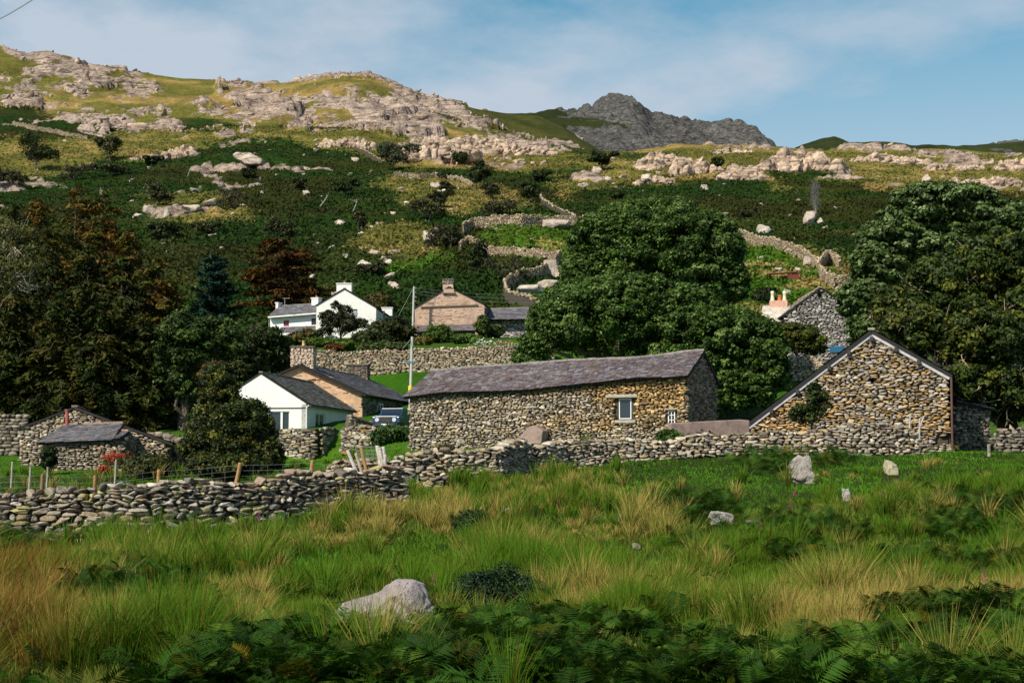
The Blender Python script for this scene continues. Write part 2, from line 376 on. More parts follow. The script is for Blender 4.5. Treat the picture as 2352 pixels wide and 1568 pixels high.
M_GND = mat('pasture_turf', None, 0.95, 3.0, 0.55, 1.35, 0.8, 8.0, 0.08, spec=0.1)
def grid_mesh(name, X, Y, Z, m, col, rock=None, rv=None):
    n, k = X.shape; idx = np.arange(n * k).reshape(n, k)
    q = np.stack([idx[:-1, :-1], idx[:-1, 1:], idx[1:, 1:], idx[1:, :-1]], -1).reshape(-1, 4)
    at = {} if rock is None else {'Rock': rock.ravel(), 'RV': rv.ravel()}
    return mesh_np(name, np.stack([X, Y, Z], -1).reshape(-1, 3), q, m, col.reshape(-1, 3), None, True, at)
ks = int(np.argmin(np.abs(D_ - 192)))
sl = slice(0, ks + 1)
tag(grid_mesh('ground', XX[sl], DD[sl], Z[sl], M_GND, LC[sl]), 'green pasture around the stone barns', 'ground', kind='structure')
sl = slice(ks, None)
tag(grid_mesh('hillside', XX[sl], DD[sl], Z[sl], M_FELL, LC[sl], ROCK[sl], rockvar[sl]), 'steep fell of dark bracken with pink rock crags along its top', 'hillside', kind='structure')
def far_ridge(name, label, sky, dsky, foot, m, rockbias, seed, uu):
    AXf = (uu - UC) / F; ds = np.concatenate([np.linspace(dsky * 0.78, dsky, 160), np.linspace(dsky, dsky * 1.15, 14)[1:]])
    D2, A2 = np.meshgrid(ds, AXf, indexing='ij'); X2 = A2 * D2
    def zr(pts, d):
        u = np.array([p[0] for p in pts], float); v = np.array([p[1] for p in pts], float); a, z = ray(u, v); return np.interp(AXf, a, z * d)
    rows = [dsky * 0.78, dsky * 0.9, dsky, dsky * 1.15]
    z0 = zr(foot, rows[0]); z2 = zr(sky, rows[2]); z1 = z0 + (z2 - z0) * 0.62; z3 = z2 - 60
    zz = np.empty(D2.shape); cz = np.array([z0, z1, z2, z3])
    for j in range(len(AXf)): zz[:, j] = np.interp(ds, rows, cz[:, j])
    n = fbm(X2 / 60 + D2 / 90, D2 / 110, seed, 5, 0.6); rk = sstep(-0.2, 0.25, n + rockbias(X2, D2))
    a1, b1 = cells((X2 + .4 * D2) / 30, D2 / 60, seed); a2, b2 = cells((X2 + .4 * D2) / 11, D2 / 24, seed + 3); a3, b3 = cells((X2 + .3 * D2) / 4.5, D2 / 10, seed + 4)
    zz += rk * (b1 * 9 * np.clip(a1 * 3, 0, 1) + b2 * 5 * np.clip(a2 * 3, 0, 1) + b3 * 2.4 * np.clip(a3 * 4, 0, 1) - 6) + 2.5 * fbm(X2 / 30, D2 / 30, seed + 1)
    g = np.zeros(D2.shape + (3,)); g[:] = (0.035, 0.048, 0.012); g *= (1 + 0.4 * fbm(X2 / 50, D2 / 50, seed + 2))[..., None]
    return tag(grid_mesh(name, X2, D2, zz, m, g, rk, 0.65 + 0.35 * b1 + 0.35 * b2), label, 'hill', kind='structure')
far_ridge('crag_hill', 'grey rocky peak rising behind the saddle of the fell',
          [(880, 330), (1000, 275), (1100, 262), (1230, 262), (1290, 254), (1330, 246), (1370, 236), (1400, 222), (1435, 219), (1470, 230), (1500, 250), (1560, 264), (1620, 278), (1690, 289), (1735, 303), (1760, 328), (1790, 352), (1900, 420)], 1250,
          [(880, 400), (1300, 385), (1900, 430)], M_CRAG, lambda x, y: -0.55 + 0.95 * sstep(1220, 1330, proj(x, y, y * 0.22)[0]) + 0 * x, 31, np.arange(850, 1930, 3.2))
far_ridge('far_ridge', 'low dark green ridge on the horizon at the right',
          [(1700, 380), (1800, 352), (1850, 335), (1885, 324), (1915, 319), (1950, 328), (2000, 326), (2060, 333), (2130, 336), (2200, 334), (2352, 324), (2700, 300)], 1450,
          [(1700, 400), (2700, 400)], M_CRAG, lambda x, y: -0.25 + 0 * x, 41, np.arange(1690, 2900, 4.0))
# land behind and around the camera
mb = MB(); mb.add([(-260, -260, -1.8), (260, -260, -1.8), (260, 2.4, -1.8), (-260, 2.4, -1.8)], [(0, 1, 2, 3)], tuple(C['fgrass']))
tag(mb.build('meadow', M_GND), 'meadow running on behind the viewpoint', 'ground', kind='structure')
# ---------------------------------------------------------------- stone laying
import bmesh
def _ico(sub):
    bm = bmesh.new(); bmesh.ops.create_icosphere(bm, subdivisions=sub, radius=1); bm.verts.ensure_lookup_table()
    V = np.array([v.co[:] for v in bm.verts]); Ff = np.array([[v.index for v in f.verts] for f in bm.faces]); bm.free(); return V, Ff
def stone_shapes(sub, n, power, jit, rng, cuts=5):
    V0_, F0_ = _ico(sub); res = []
    for i in range(n):
        V = V0_.copy(); p = np.sign(V) * np.abs(V) ** power; V = p / np.maximum(np.abs(p).max(1, keepdims=True), 1e-6) * 0.72 + p * 0.28
        for c in range(cuts):                     # flat broken faces
            d = rng.normal(size=3); d /= np.linalg.norm(d); h = rng.uniform(0.55, 0.85); k = V @ d
            V = V - np.maximum(k - h, 0)[:, None] * d
        V += jit * np.stack([vnoise(V[:, 0] * 2.1 + 9 * i, V[:, 1] * 2.1, V[:, 2] * 2.1 + s) for s in (0, 7, 13)], 1)
        res.append(V)
    return res, F0_
_r = np.random.default_rng(5)
SH2 = stone_shapes(2, 24, 0.5, 0.12, _r, 8); SH3 = stone_shapes(3, 24, 0.55, 0.13, _r, 12); SH1 = stone_shapes(1, 16, 0.55, 0.08, _r, 3)
class Stones:
    """many separate stones gathered into one mesh"""
    def __init__(s, shapes=SH2): s.sh, s.F = shapes; s.nv = len(s.sh[0]); s.V = []; s.C = []
    def add(s, c, ax, ay, az, col, rot=0.12):
        """c centre; ax, ay, az half-extent vectors"""
        V = s.sh[random.randrange(len(s.sh))]
        if random.random() < .5: V = V * np.array([-1, 1, 1])
        M = np.array([ax, ay, az], float)
        if rot:
            R = np.array(Matrix.Rotation(random.gauss(0, rot), 3, Vector(np.cross(ax, az))) if rot else np.eye(3)); M = M @ R.T
        s.V.append(V @ M + np.asarray(c, float)); s.C.append(np.tile(np.asarray(col, float), (s.nv, 1)))
    def build(s, name, m, parent=None, smooth=False):
        n = len(s.V); Fx = (s.F[None] + (np.arange(n) * s.nv)[:, None, None]).reshape(-1, 3)
        return mesh_np(name, np.concatenate(s.V), Fx, m, np.concatenate(s.C), parent, smooth)
def pick(pal, v=0.22):
    c = np.array(random.choice(pal)) * (np.array([1.03, .97, .87]) if pal is not PAL_SLATE and pal is not PAL_SLATEP else 1); return c * (1 + random.uniform(-v, v))
PAL_GREY = [(.20, .185, .165), (.26, .24, .22), (.15, .14, .125), (.30, .27, .23), (.22, .19, .15), (.12, .11, .10), (.36, .34, .31)]
PAL_FORE = [(.25, .225, .20), (.32, .29, .25), (.19, .175, .165), (.40, .37, .33), (.28, .22, .16), (.14, .125, .115), (.36, .34, .18), (.48, .46, .44), (.31, .24, .21)]
PAL_BARN = [(.36, .31, .25), (.28, .25, .21), (.44, .40, .35), (.22, .19, .155), (.40, .33, .22), (.52, .48, .43), (.16, .145, .13), (.33, .31, .30)]
PAL_OCHRE = [(.42, .41, .42), (.52, .48, .43), (.30, .30, .32), (.36, .26, .13), (.44, .32, .15), (.31, .27, .22), (.50, .38, .22), (.27, .20, .12), (.40, .36, .32), (.32, .22, .11), (.22, .19, .16), (.46, .41, .36)]
PAL_PALE = [(.42, .37, .31), (.35, .30, .24), (.50, .45, .39), (.28, .24, .20), (.23, .19, .16), (.40, .32, .23)]
PAL_GWALL = [(.34, .33, .35), (.42, .41, .43), (.26, .25, .27), (.20, .19, .20), (.48, .46, .47)]
M_STONE = mat('fieldstone', None, 0.9, 9.0, 0.6, 1.3, 0.7, 30.0, 0.02, spec=0.2, stain=(.36, .34, .26), st_scale=1.6, st_lo=0.62, st_hi=0.82)
M_STONEF = mat('weathered_fieldstone', None, 0.9, 14.0, 0.5, 1.35, 0.8, 40.0, 0.02, spec=0.2, stain=(.36, .36, .30), st_scale=3.5, st_lo=0.56, st_hi=0.72)
M_CORE = mat('dark_joint', (.075, .062, .045), 1.0, 5.0)
M_CORE2 = mat('pale_joint', (.12, .10, .08), 1.0, 5.0)
class Plane:
    """vertical plane through two picture columns at two distances"""
    def __init__(s, u0, d0, u1, d1, vref=950):
        a = W(u0, vref, d0); b = W(u1, vref, d1); s.O = Vector((a.x, a.y, 0)); A = Vector((b.x - a.x, b.y - a.y, 0)); s.L = A.length
        s.A = A.normalized(); s.N = Vector((s.A.y, -s.A.x, 0)); s.B = -s.N
    def st(s, u, v):
        a, z = ray(u, v); d = Vector((float(a), 1, float(z))); t = s.O.dot(s.N) / d.dot(s.N); p = d * t
        return ((p - s.O).dot(s.A), p.z)
    def P(s, t, z, out=0.0): return s.O + s.A * t + Vector((0, 0, z)) + s.N * out
def lay_wall(pl, poly, holes, course, lens, pal, st=None, depth=0.12, out=0.0, wob=0.35, tilt=0.06, colf=None):
    """courses of rubble over a polygon on a plane"""
    S = st or Stones(SH2); ts = [p[0] for p in poly]; zs = [p[1] for p in poly]; z = min(zs); t0, t1 = min(ts), max(ts)
    PP = [tuple(p) for p in poly]
    def inside(t, z):
        return bool(inpoly(np.array([t]), np.array([z]), PP)[0]) and not any(a - .04 < t < b + .04 and c - .03 < z < d + .03 for a, b, c, d in holes)
    while z < max(zs):
        h = course * random.uniform(0.65, 1.4); t = t0 - random.uniform(0, lens[1])
        while t < t1:
            l = random.uniform(*lens); hh = h * random.uniform(0.75, 1.25)
            if random.random() < 0.12: hh *= 1.5; l *= 0.9
            tc = t + l / 2; zc = z + h / 2 + course * wob * fbm(tc * 0.9, z * 0.9, 3.3, 2) + random.uniform(-.2, .2) * h
            if inside(tc, zc):
                c = pick(pal) if colf is None else colf(tc, zc, pick(pal))
                c0 = pl.P(tc, zc, out - depth * 0.25 + random.uniform(-.02, .03))
                S.add(c0, pl.A * (l * 0.53), pl.N * depth, Vector((0, 0, hh * 0.56)), c, tilt + random.random() * tilt)
            t += l * 0.98
        z += h * 0.93
    return S
def panel(pl, poly, holes, thick, m, name='wall', parent=None, out=0.0, reveal=0.16, col=(.5, .5, .5)):
    """solid wall: front face pierced by holes with reveals, back face and edges"""
    mb = MB(); rects = [[(a, c), (b, c), (b, d), (a, d)] for a, b, c, d in holes]
    loops = [[Vector((t, z, 0)) for t, z in poly]] + [[Vector((t, z, 0)) for t, z in r] for r in rects]
    flat = [p for l in loops for p in l]; tris = geometry.tessellate_polygon(loops)
    mb.add([pl.P(p.x, p.y, out) for p in flat], [tuple(t) for t in tris], col)
    mb.add([pl.P(t, z, out - thick) for t, z in poly], [tuple(range(len(poly)))], col)
    n = len(poly)
    for i in range(n):
        (a, b), (c, d) = poly[i], poly[(i + 1) % n]
        mb.add([pl.P(a, b, out), pl.P(c, d, out), pl.P(c, d, out - thick), pl.P(a, b, out - thick)], [(0, 1, 2, 3)], col)
    for r in rects:
        for i in range(4):
            (a, b), (c, d) = r[i], r[(i + 1) % 4]
            mb.add([pl.P(a, b, out), pl.P(c, d, out), pl.P(c, d, out - reveal), pl.P(a, b, out - reveal)], [(0, 1, 2, 3)], col)
    return mb.build(name, m, parent)
def rect(pl, u0, u1, v0, v1):
    a = pl.st(u0, v1); b = pl.st(u1, v0); return (a[0], b[0], a[1], b[1])
M_GLASS = mat('window_glass', (.02, .03, .04), 0.08, 0, bump=0, spec=0.9)
M_WHITE = mat('white_render', (.86, .84, .81), 0.8, 2.2, 0.90, 1.05, 0.3, 14.0, 0.02, stain=(.60, .57, .50), st_scale=.8, st_lo=.60, st_hi=.85)
M_WPAINT = mat('white_paint', (.8, .8, .8), 0.5, 3.0, 0.92, 1.05, 0.05)
M_RED = mat('red_paint', (.35, .03, .04), 0.5, 5.0)
M_BLUE = mat('blue_paint', (.05, .16, .28), 0.5, 5.0)
M_DARKWOOD = mat('dark_wood', (.05, .045, .045), 0.7, 8.0)
M_LINTEL = mat('pale_lintel', (.42, .38, .32), 0.9, 6.0, 0.7, 1.2, 0.5, 20)
M_PAINTCOL = mat('painted_parts', None, 0.55, 5.0, 0.85, 1.1, 0.1)
def window(pl, r, parent, frame_m, mull=(1, 0), fw=0.05, deep=0.12, sill=True, out=0.0, pane_m=None):
    a, b, c, d = r; mb = MB(); Zv = Vector((0, 0, 1))
    def bx(t0, t1, z0, z1, o=out - deep + .05, th=0.06): mb.box(pl.P((t0 + t1) / 2, (z0 + z1) / 2, o), t1 - t0, th, z1 - z0, pl.A, pl.N, Zv)
    bx(a, a + fw, c, d); bx(b - fw, b, c, d); bx(a + fw, b - fw, c, c + fw); bx(a + fw, b - fw, d - fw, d)
    for i in range(1, mull[0] + 1):
        t = a + (b - a) * i / (mull[0] + 1); bx(t - fw * .4, t + fw * .4, c + fw, d - fw)
    for i in range(1, mull[1] + 1):
        z = c + (d - c) * i / (mull[1] + 1); bx(a + fw, b - fw, z - fw * .3, z + fw * .3, out - deep + .045, 0.055)
    f = mb.build('window', frame_m, parent)
    g = MB(); g.box(pl.P((a + b) / 2, (c + d) / 2, out - deep + 0.02), b - a - .02, 0.012, d - c - .02, pl.A, pl.N, Zv); g.build('pane', pane_m or M_GLASS, f)
    if sill:
        s = MB(); s.box(pl.P((a + b) / 2, c - .04, out + .03), b - a + .16, 0.14, .07, pl.A, pl.N, Zv); s.build('sill', M_LINTEL, f)
    return f
M_SLATE = mat('slate', None, 0.62, 5.0, 0.6, 1.35, 0.5, 25.0, 0.01, spec=0.45, stain=(.23, .21, .13), st_scale=1.5, st_lo=0.56, st_hi=0.76)
M_UNDER = mat('roof_underside', (.03, .028, .026), 0.9, 4.0)
PAL_SLATE = [(.13, .13, .15), (.17, .165, .19), (.10, .10, .115), (.15, .12, .13), (.20, .19, .21)]
PAL_SLATEP = [(.15, .13, .15), (.19, .165, .185), (.12, .10, .11), (.17, .12, .125), (.23, .21, .225), (.13, .09, .09)]
def roof(e0, e1, r0, r1, parent, pal=PAL_SLATE, expo=0.26, wid=0.34, thick=0.10, name='roof', ridge=True, sag=0.0, ridge_col=(.26, .24, .22), m=None):
    """slated slope between eave e0-e1 and ridge r0-r1"""
    e0, e1, r0, r1 = map(Vector, (e0, e1, r0, r1)); nrm = (e1 - e0).cross(r0 - e0).normalized()
    if nrm.z < 0: nrm = -nrm
    def pt(s, t):
        p = (e0.lerp(e1, s)).lerp(r0.lerp(r1, s), t); return p + nrm * (sag * float(fbm(p.x * .35, p.y * .35, p.z * .35, 2)))
    mb = MB(); nr = max(3, int(((r0 - e0).length) / expo)); LL = (e1 - e0).length; nc = max(3, int(LL / wid))
    core = MB(); K = 12
    gv = [pt(i / K, j / 4) for j in range(5) for i in range(K + 1)]
    q = [(j * (K + 1) + i, j * (K + 1) + i + 1, (j + 1) * (K + 1) + i + 1, (j + 1) * (K + 1) + i) for j in range(4) for i in range(K)]
    core.add([p - nrm * 0.012 for p in gv], q); core.add([p - nrm * thick for p in gv], q)
    ring = [i for i in range(K + 1)] + [(j * (K + 1) + K) for j in range(1, 5)] + [4 * (K + 1) + i for i in range(K - 1, -1, -1)] + [j * (K + 1) for j in range(3, 0, -1)]
    n2 = len(gv)
    core.add([gv[i] - nrm * 0.012 for i in ring] + [gv[i] - nrm * thick for i in ring], [(i, (i + 1) % len(ring), (i + 1) % len(ring) + len(ring), i + len(ring)) for i in range(len(ring))])
    V = []; Fq = []; Cc = []
    A = (e1 - e0).normalized()
    for j in range(nr):
        off = (j % 2) * 0.5
        t0 = j / nr - 0.02; t1 = min((j + 1.25) / nr, 1.0); s = -off / nc
        while s < 1 - 1e-3:
            w_ = random.uniform(.7, 1.35) / nc; s0 = max(s, 0) ; s1 = min(s + w_, 1); s += w_
            if s1 - s0 < 0.15 / nc: continue
            l0 = 0.035 + random.uniform(0, .02); b = len(V); tt = t0 + random.uniform(-.12, .05) / nr
            ps = [pt(s0 + .0006, tt) + nrm * l0, pt(s1 - .0006, tt) + nrm * (l0 + random.uniform(-.006, .012)), pt(s1 - .0006, t1) + nrm * 0.008, pt(s0 + .0006, t1) + nrm * 0.008]
            V += ps + [ps[0] - nrm * .022, ps[1] - nrm * .022]
            Fq += [(b, b + 1, b + 2, b + 3), (b, b + 4, b + 5, b + 1)]; Cc += [tuple(pick(pal, .18))] * 6
    mb.v = [tuple(v) for v in V]; mb.f = Fq; mb.c = Cc
    o = mb.build(name, m or M_SLATE, parent); core.build('roof_deck', M_UNDER, o)
    if ridge:
        rg = MB(); nrd = max(4, int((r1 - r0).length / 0.45))
        for i in range(nrd):
            a = pt(i / nrd, 1.0) + nrm * .01; b = pt((i + .97) / nrd, 1.0) + nrm * .01; j = Vector((0, 0, random.uniform(-.01, .015)))
            rg.bar(a + j, b + j, 0.26, 0.09, tuple(np.array(ridge_col) * random.uniform(.8, 1.2)))
        rg.build('ridge_tiles', M_STONE, o)
    return o
def chimney(c, w, dd, z0, z1, pl, parent, m, pots=1, stone=None, cap=True, pot_col=(.45, .20, .10), name='chimney', pot_h=0.4):
    """stack of width w along the wall plane, depth dd"""
    Zv = Vector((0, 0, 1)); c = Vector((c.x, c.y, 0))
    mb = MB(); mb.box(c + Zv * (z0 + z1) / 2, w, dd, z1 - z0, pl.A, pl.N, Zv); 
    if cap: mb.box(c + Zv * (z1 + .05), w + .16, dd + .16, .11, pl.A, pl.N, Zv)
    o = mb.build(name, m, parent, bevel=.02)
    if stone:
        S = Stones(SH2)
        for sgn, A_, N_, ww, off in ((1, pl.A, pl.N, w, dd / 2), (1, pl.B, pl.A, dd, w / 2), (1, pl.A, pl.B, w, dd / 2), (1, pl.B, -pl.A, dd, w / 2)):
            z = z0
            while z < z1:
                h = random.uniform(.1, .2); t = -ww / 2
                while t < ww / 2:
                    l = random.uniform(.15, .4); l = min(l, ww / 2 - t + .03)
                    S.add(c + A_ * (t + l / 2) + N_ * (off + .0) + Zv * (z + h / 2), A_ * l * .52, N_ * .06, Zv * h * .54, pick(stone), .03); t += l
                z += h * .95
        S.build('stonework', M_STONE, o)
    for i in range(pots):
        p = MB(); x = (i - (pots - 1) / 2) * .45
        p.lathe(c + pl.A * x + Zv * (z1 + .1), [(.13, 0), (.14, .05), (.11, .08), (.10, pot_h - .05), (.13, pot_h), (.08, pot_h)], 12, pot_col); p.build('chimney_pot', M_PAINTCOL, o, True)
    return o
# ---------------------------------------------------------------- drystone walls
def dry_wall(name, label, pts, thick=0.5, course=0.13, lens=(.14, .38), pal=PAL_GREY, shapes=SH2, m=None, both=True, cope=True, group=None, wob=.4, ragged=0.08, gaps=(), cat='stone wall', tilt=.1):
    """pts: (x, y, zbase, height) along the run; laid face stones, coping and a dark heart"""
    P_ = [Vector((p[0], p[1], 0)) for p in pts]; zb = [p[2] for p in pts]; hh = [p[3] for p in pts]
    cum = [0]; 
    for i in range(1, len(P_)): cum.append(cum[-1] + (P_[i] - P_[i - 1]).length)
    def at(s):
        s = min(max(s, 0), cum[-1] - 1e-6); i = max(k for k in range(len(cum) - 1) if cum[k] <= s); f = (s - cum[i]) / (cum[i + 1] - cum[i])
        A = (P_[i + 1] - P_[i]).normalized(); return P_[i].lerp(P_[i + 1], f), A, Vector((A.y, -A.x, 0)), zb[i] * (1 - f) + zb[i + 1] * f, hh[i] * (1 - f) + hh[i + 1] * f
    root = empty(name, (P_[0].x, P_[0].y, zb[0]), label, cat, group)
    S = Stones(shapes); Zv = Vector((0, 0, 1)); sides = (1, -1) if both else (1,)
    for sd_ in sides:
        k = 0.0; hmax = max(hh)
        while k < hmax:
            h = course * random.uniform(.7, 1.35) * (1.25 - .5 * k / hmax); s = -random.uniform(0, .2)
            while s < cum[-1]:
                l = random.uniform(*lens) * (1.2 - .35 * k / hmax); p, A, Nn, z, H = at(s + l / 2)
                if random.random() < .1: l *= 1.4
                lim = H - .04 + ragged * float(fbm(s * .8, 1.1, 0, 3))
                kk = k + h / 2 + course * wob * float(fbm(s * .8, k * .8, 5.5, 2))
                if kk < lim and not any(a < s + l / 2 < b and c < kk < d for a, b, c, d in gaps):
                    t = thick / 2 * (1.15 - .3 * kk / H); 
                    S.add(p + Nn * sd_ * (t + random.uniform(-.03, .03)) + Zv * (z + kk), A * l * .54, Nn * .11, Zv * h * .58, pick(pal), tilt)
                s += l * .97
            k += h * .92
    if cope:
        s = 0
        while s < cum[-1]:
            l = random.uniform(*lens) * random.uniform(.5, 1.15); p, A, Nn, z, H = at(s + l / 2); hgt = course * random.uniform(.8, 1.9)
            if not any(a < s + l / 2 < b and d > H for a, b, c, d in gaps):
                S.add(p + Nn * random.uniform(-.06, .06) + Zv * (z + H + ragged * float(fbm(s * .8, 1.1, 0, 3)) + hgt * .25), A * l * .55, Nn * thick * .52, Zv * hgt * .6, pick(pal), .25)
            s += l * .92
    S.build('stones', m or M_STONE, root)
    core = MB(); n = max(2, int(cum[-1] / .5)); w_ = thick / 2 - .02
    for i in range(n):
        s0 = cum[-1] * i / n; s1 = cum[-1] * (i + 1) / n - .001
        if any(a < (s0 + s1) / 2 < b for a, b, c, d in gaps): continue
        p, A, Nn, z, H = at(s0); q, A2, N2, z2, H2 = at(s1)
        core.add([p + Nn * w_ + Zv * (z - .3), p - Nn * w_ + Zv * (z - .3), p - Nn * w_ * .75 + Zv * (z + H - .09), p + Nn * w_ * .75 + Zv * (z + H - .09),
                  q + Nn * w_ + Zv * (z2 - .3), q - Nn * w_ + Zv * (z2 - .3), q - Nn * w_ * .75 + Zv * (z2 + H2 - .09), q + Nn * w_ * .75 + Zv * (z2 + H2 - .09)],
                 [(0, 4, 7, 3), (1, 2, 6, 5), (3, 7, 6, 2)] + ([(0, 3, 2, 1)] if i == 0 else []) + ([(4, 5, 6, 7)] if i == n - 1 else []))
    core.build('wall_core', M_CORE, root); return root
def run(pts):
    """(u, v_base, v_top, d) -> wall run; the base sits on the land"""
    r = []
    for u, vb, vt, d in pts:
        b = W(u, vb, d); t = W(u, vt, d); g = gz(b.x, d); z0 = min(g, b.z); r.append((b.x, d, z0, t.z - z0))
    return r
def run_hit(pts, h, dmin=195):
    r = []
    for u, v in pts:
        p = hit(u, v, dmin); r.append((p.x, p.y, p.z - .1, h))
    return r
dry_wall('drystone_wall', 'long grey drystone wall across the foreground at the left, posts behind it',
         run([(-260, 1240, 1150, 33), (0, 1232, 1132, 34), (180, 1245, 1128, 34), (330, 1245, 1120, 34.2), (500, 1222, 1112, 35), (650, 1212, 1104, 36), (780, 1205, 1097, 37), (860, 1200, 1088, 37.6), (917, 1190, 1085, 38)]),
         .55, .10, (.14, .42), PAL_FORE, SH3, M_STONEF, tilt=.16, ragged=.12)
dry_wall('drystone_wall', 'short raised end of the foreground wall with white stakes standing on it',
         run([(765, 1090, 1062, 38.6), (830, 1090, 1068, 38.9), (900, 1092, 1078, 39.1)]), .5, .09, (.14, .32), PAL_PALE, SH3, M_STONEF, ragged=.15)
a_ = .55
dry_wall('drystone_wall', 'stepped drystone wall with a square sheep hole below the long barn',
         run([(905, 1105, 1055, 49), (960, 1112, 1047, 49.2), (1040, 1122, 1040, 49.6), (1130, 1128, 1030, 50)]),
         .5, .10, (.14, .36), PAL_PALE + PAL_BARN, SH2, M_STONE, gaps=[(1.62, 2.25, -.1, .55)], tilt=.12)
dry_wall('drystone_wall', 'long drystone wall running right from the stepped wall towards the gabled barn',
         run([(1132, 1124, 1032, 50), (1190, 1105, 1022, 51.5), (1300, 1080, 1018, 53), (1420, 1062, 1017, 54), (1540, 1050, 1013, 54.5), (1690, 1042, 1004, 55.0), (1800, 1040, 996, 55), (1900, 1040, 990, 55), (1990, 1040, 984, 55), (2080, 1040, 982, 55.2), (2130, 1042, 1022, 55.5)]),
         .5, .088, (.12, .32), PAL_BARN, SH2, M_STONE, tilt=.12, ragged=.12)
dry_wall('drystone_wall', 'broken drystone wall in the shade of the trees at the right edge', run([(2290, 1030, 990, 60), (2480, 1035, 990, 60)]), .5, .13, (.2, .4), PAL_GREY)
dry_wall('retaining_wall', 'long pale retaining wall below the upper gardens', run([(722, 872, 809, 139), (800, 872, 811, 139.3), (950, 858, 806, 139.6), (1100, 846, 800, 140), (1200, 840, 795, 140), (1270, 836, 792, 140)]),
         .7, .16, (.2, .48), PAL_PALE, SH2, M_STONE, both=False, tilt=.08)
dry_wall('retaining_wall', 'tall dark retaining wall holding up the white cottage terrace', run([(560, 1080, 984, 96.6), (652, 1075, 983, 96.2), (728, 1062, 981, 95.5), (795, 1040, 985, 100)]),
         .6, .16, (.2, .55), PAL_GREY + PAL_BARN, SH2, M_STONE, both=False, cope=False)
dry_wall('drystone_wall', 'low mossy wall in front of the parked blue vehicle', run([(790, 1020, 988, 93), (850, 1016, 984, 92), (940, 1012, 985, 90)]), .5, .16, (.2, .5), PAL_BARN + [(.25, .16, .05)], SH2)
dry_wall('drystone_wall', 'tumbled wall half hidden beneath the dark larches', run([(232, 935, 915, 118), (340, 920, 885, 120), (430, 905, 872, 122)]), .6, .2, (.3, .6), PAL_PALE, SH1, both=False)
dry_wall('drystone_wall', 'dim wall at the left edge behind the slate roofed shed', run([(-120, 1005, 957, 82), (62, 1000, 957, 82)]), .6, .16, (.2, .45), PAL_GREY, SH1, both=False)
dry_wall('drystone_wall', 'bank of wall between the shed and the dark bush', run([(330, 1020, 1000, 72), (440, 1035, 1015, 70)]), .5, .16, (.2, .45), PAL_GREY, SH1, both=False)
dry_wall('drystone_wall', 'small pale wall beneath the yellow green bush', run([(1812, 858, 822, 118), (1890, 856, 826, 117)]), .5, .2, (.25, .5), PAL_PALE, SH2, both=False)
HW = dict(thick=.45, course=.24, lens=(.3, .7), pal=[(.36, .30, .22), (.28, .23, .17), (.44, .38, .30), (.20, .16, .12)], shapes=SH1, both=False, tilt=.2, ragged=.3)
dry_wall('drystone_wall', 'pale fell wall curving over the top of the green meadow', run_hit([(1062, 540), (1085, 528), (1130, 522), (1200, 520), (1270, 524), (1340, 522), (1380, 520)], 2.1), **HW)
dry_wall('drystone_wall', 'fell wall closing the lower side of the green meadow', run_hit([(1055, 578), (1075, 560), (1130, 588), (1200, 590), (1280, 600)], 1.4), **HW)
dry_wall('drystone_wall', 'winding fell wall climbing behind the small slate outbuilding', run_hit([(1255, 742), (1215, 715), (1165, 700), (1158, 670), (1200, 650), (1240, 640), (1275, 618), (1285, 600)], 1.9), **HW)
dry_wall('drystone_wall', 'pale wall running down the hill between the big sycamore and the right hand trees', run_hit([(1660, 545), (1700, 552), (1740, 570), (1790, 575), (1835, 595), (1870, 615), (1890, 650), (1920, 668), (1970, 668), (2010, 665)], 2.0), **HW)
dry_wall('drystone_wall', 'short stub of wall beside the gap in the right hand fell wall', run_hit([(1880, 625), (1900, 598), (1920, 605), (1930, 620)], 1.5), **HW)
dry_wall('drystone_wall', 'thin broken wall zigzagging up the bracken above the meadow', run_hit([(1310, 502), (1270, 486), (1245, 470), (1240, 455)], 1.2, 300), **HW)
dry_wall('drystone_wall', 'short diagonal wall high on the fell beside the pale hawthorn', run_hit([(875, 378), (840, 358), (815, 345)], 1.6, 350), **HW)
dry_wall('drystone_wall', 'low wall at the foot of the pale hawthorn', run_hit([(905, 405), (940, 408), (965, 412), (1000, 408), (1060, 418), (1085, 430)], 1.2, 350), **HW)
dry_wall('drystone_wall', 'faint diagonal wall under the crags at the upper left', run_hit([(30, 290), (80, 300), (130, 308), (160, 315), (200, 322)], 1.6, 420), **HW)
# ---------------------------------------------------------------- buildings
Zv = Vector((0, 0, 1))
def gable_poly(pl, pts): return [pl.st(u, v) for u, v in pts]
def deep_gable(pl, poly, depth, parent, m=None):
    """plain back wall and side walls so the building is a closed volume"""
    mb = MB(); zs = poly; n = len(poly)
    mb.add([pl.P(t, z, -depth) for t, z in poly], [tuple(range(n))], (.2, .18, .16)); return mb.build('back_wall', m or M_CORE2, parent)
# ---- long barn
pl = Plane(940, 72.5, 1578, 68.0)
e = dict(l=pl.st(940, 910), r=pl.st(1578, 864)); zb = (G(940, 72.5).z - .5, G(1578, 68).z - .6)
poly = [(0, zb[0]), (pl.L, zb[1]), (pl.L, e['r'][1]), (pl.L * .55, e['r'][1] * .55 + e['l'][1] * .45 - .03), (0, e['l'][1])]
W_ = 5.85
barn = empty('long_barn', pl.P(pl.L / 2, zb[1]), 'long low stone barn with a purple grey slate roof in the middle', 'barn')
wr = rect(pl, 1421, 1449, 915, 962); wr2 = rect(pl, 1534, 1550, 942, 975)
gp = Plane.__new__(Plane); gp.O = pl.P(pl.L, 0); gp.A = pl.B; gp.N = pl.A; gp.B = -pl.A; gp.L = W_
ze = e['r'][1]; zr = W(1613, 806, 70.75).z; zr0 = W(990, 848, 75.2).z
panel(pl, poly, [wr, wr2], .2, M_CORE, 'wall_core', barn, out=-.10, reveal=.2)
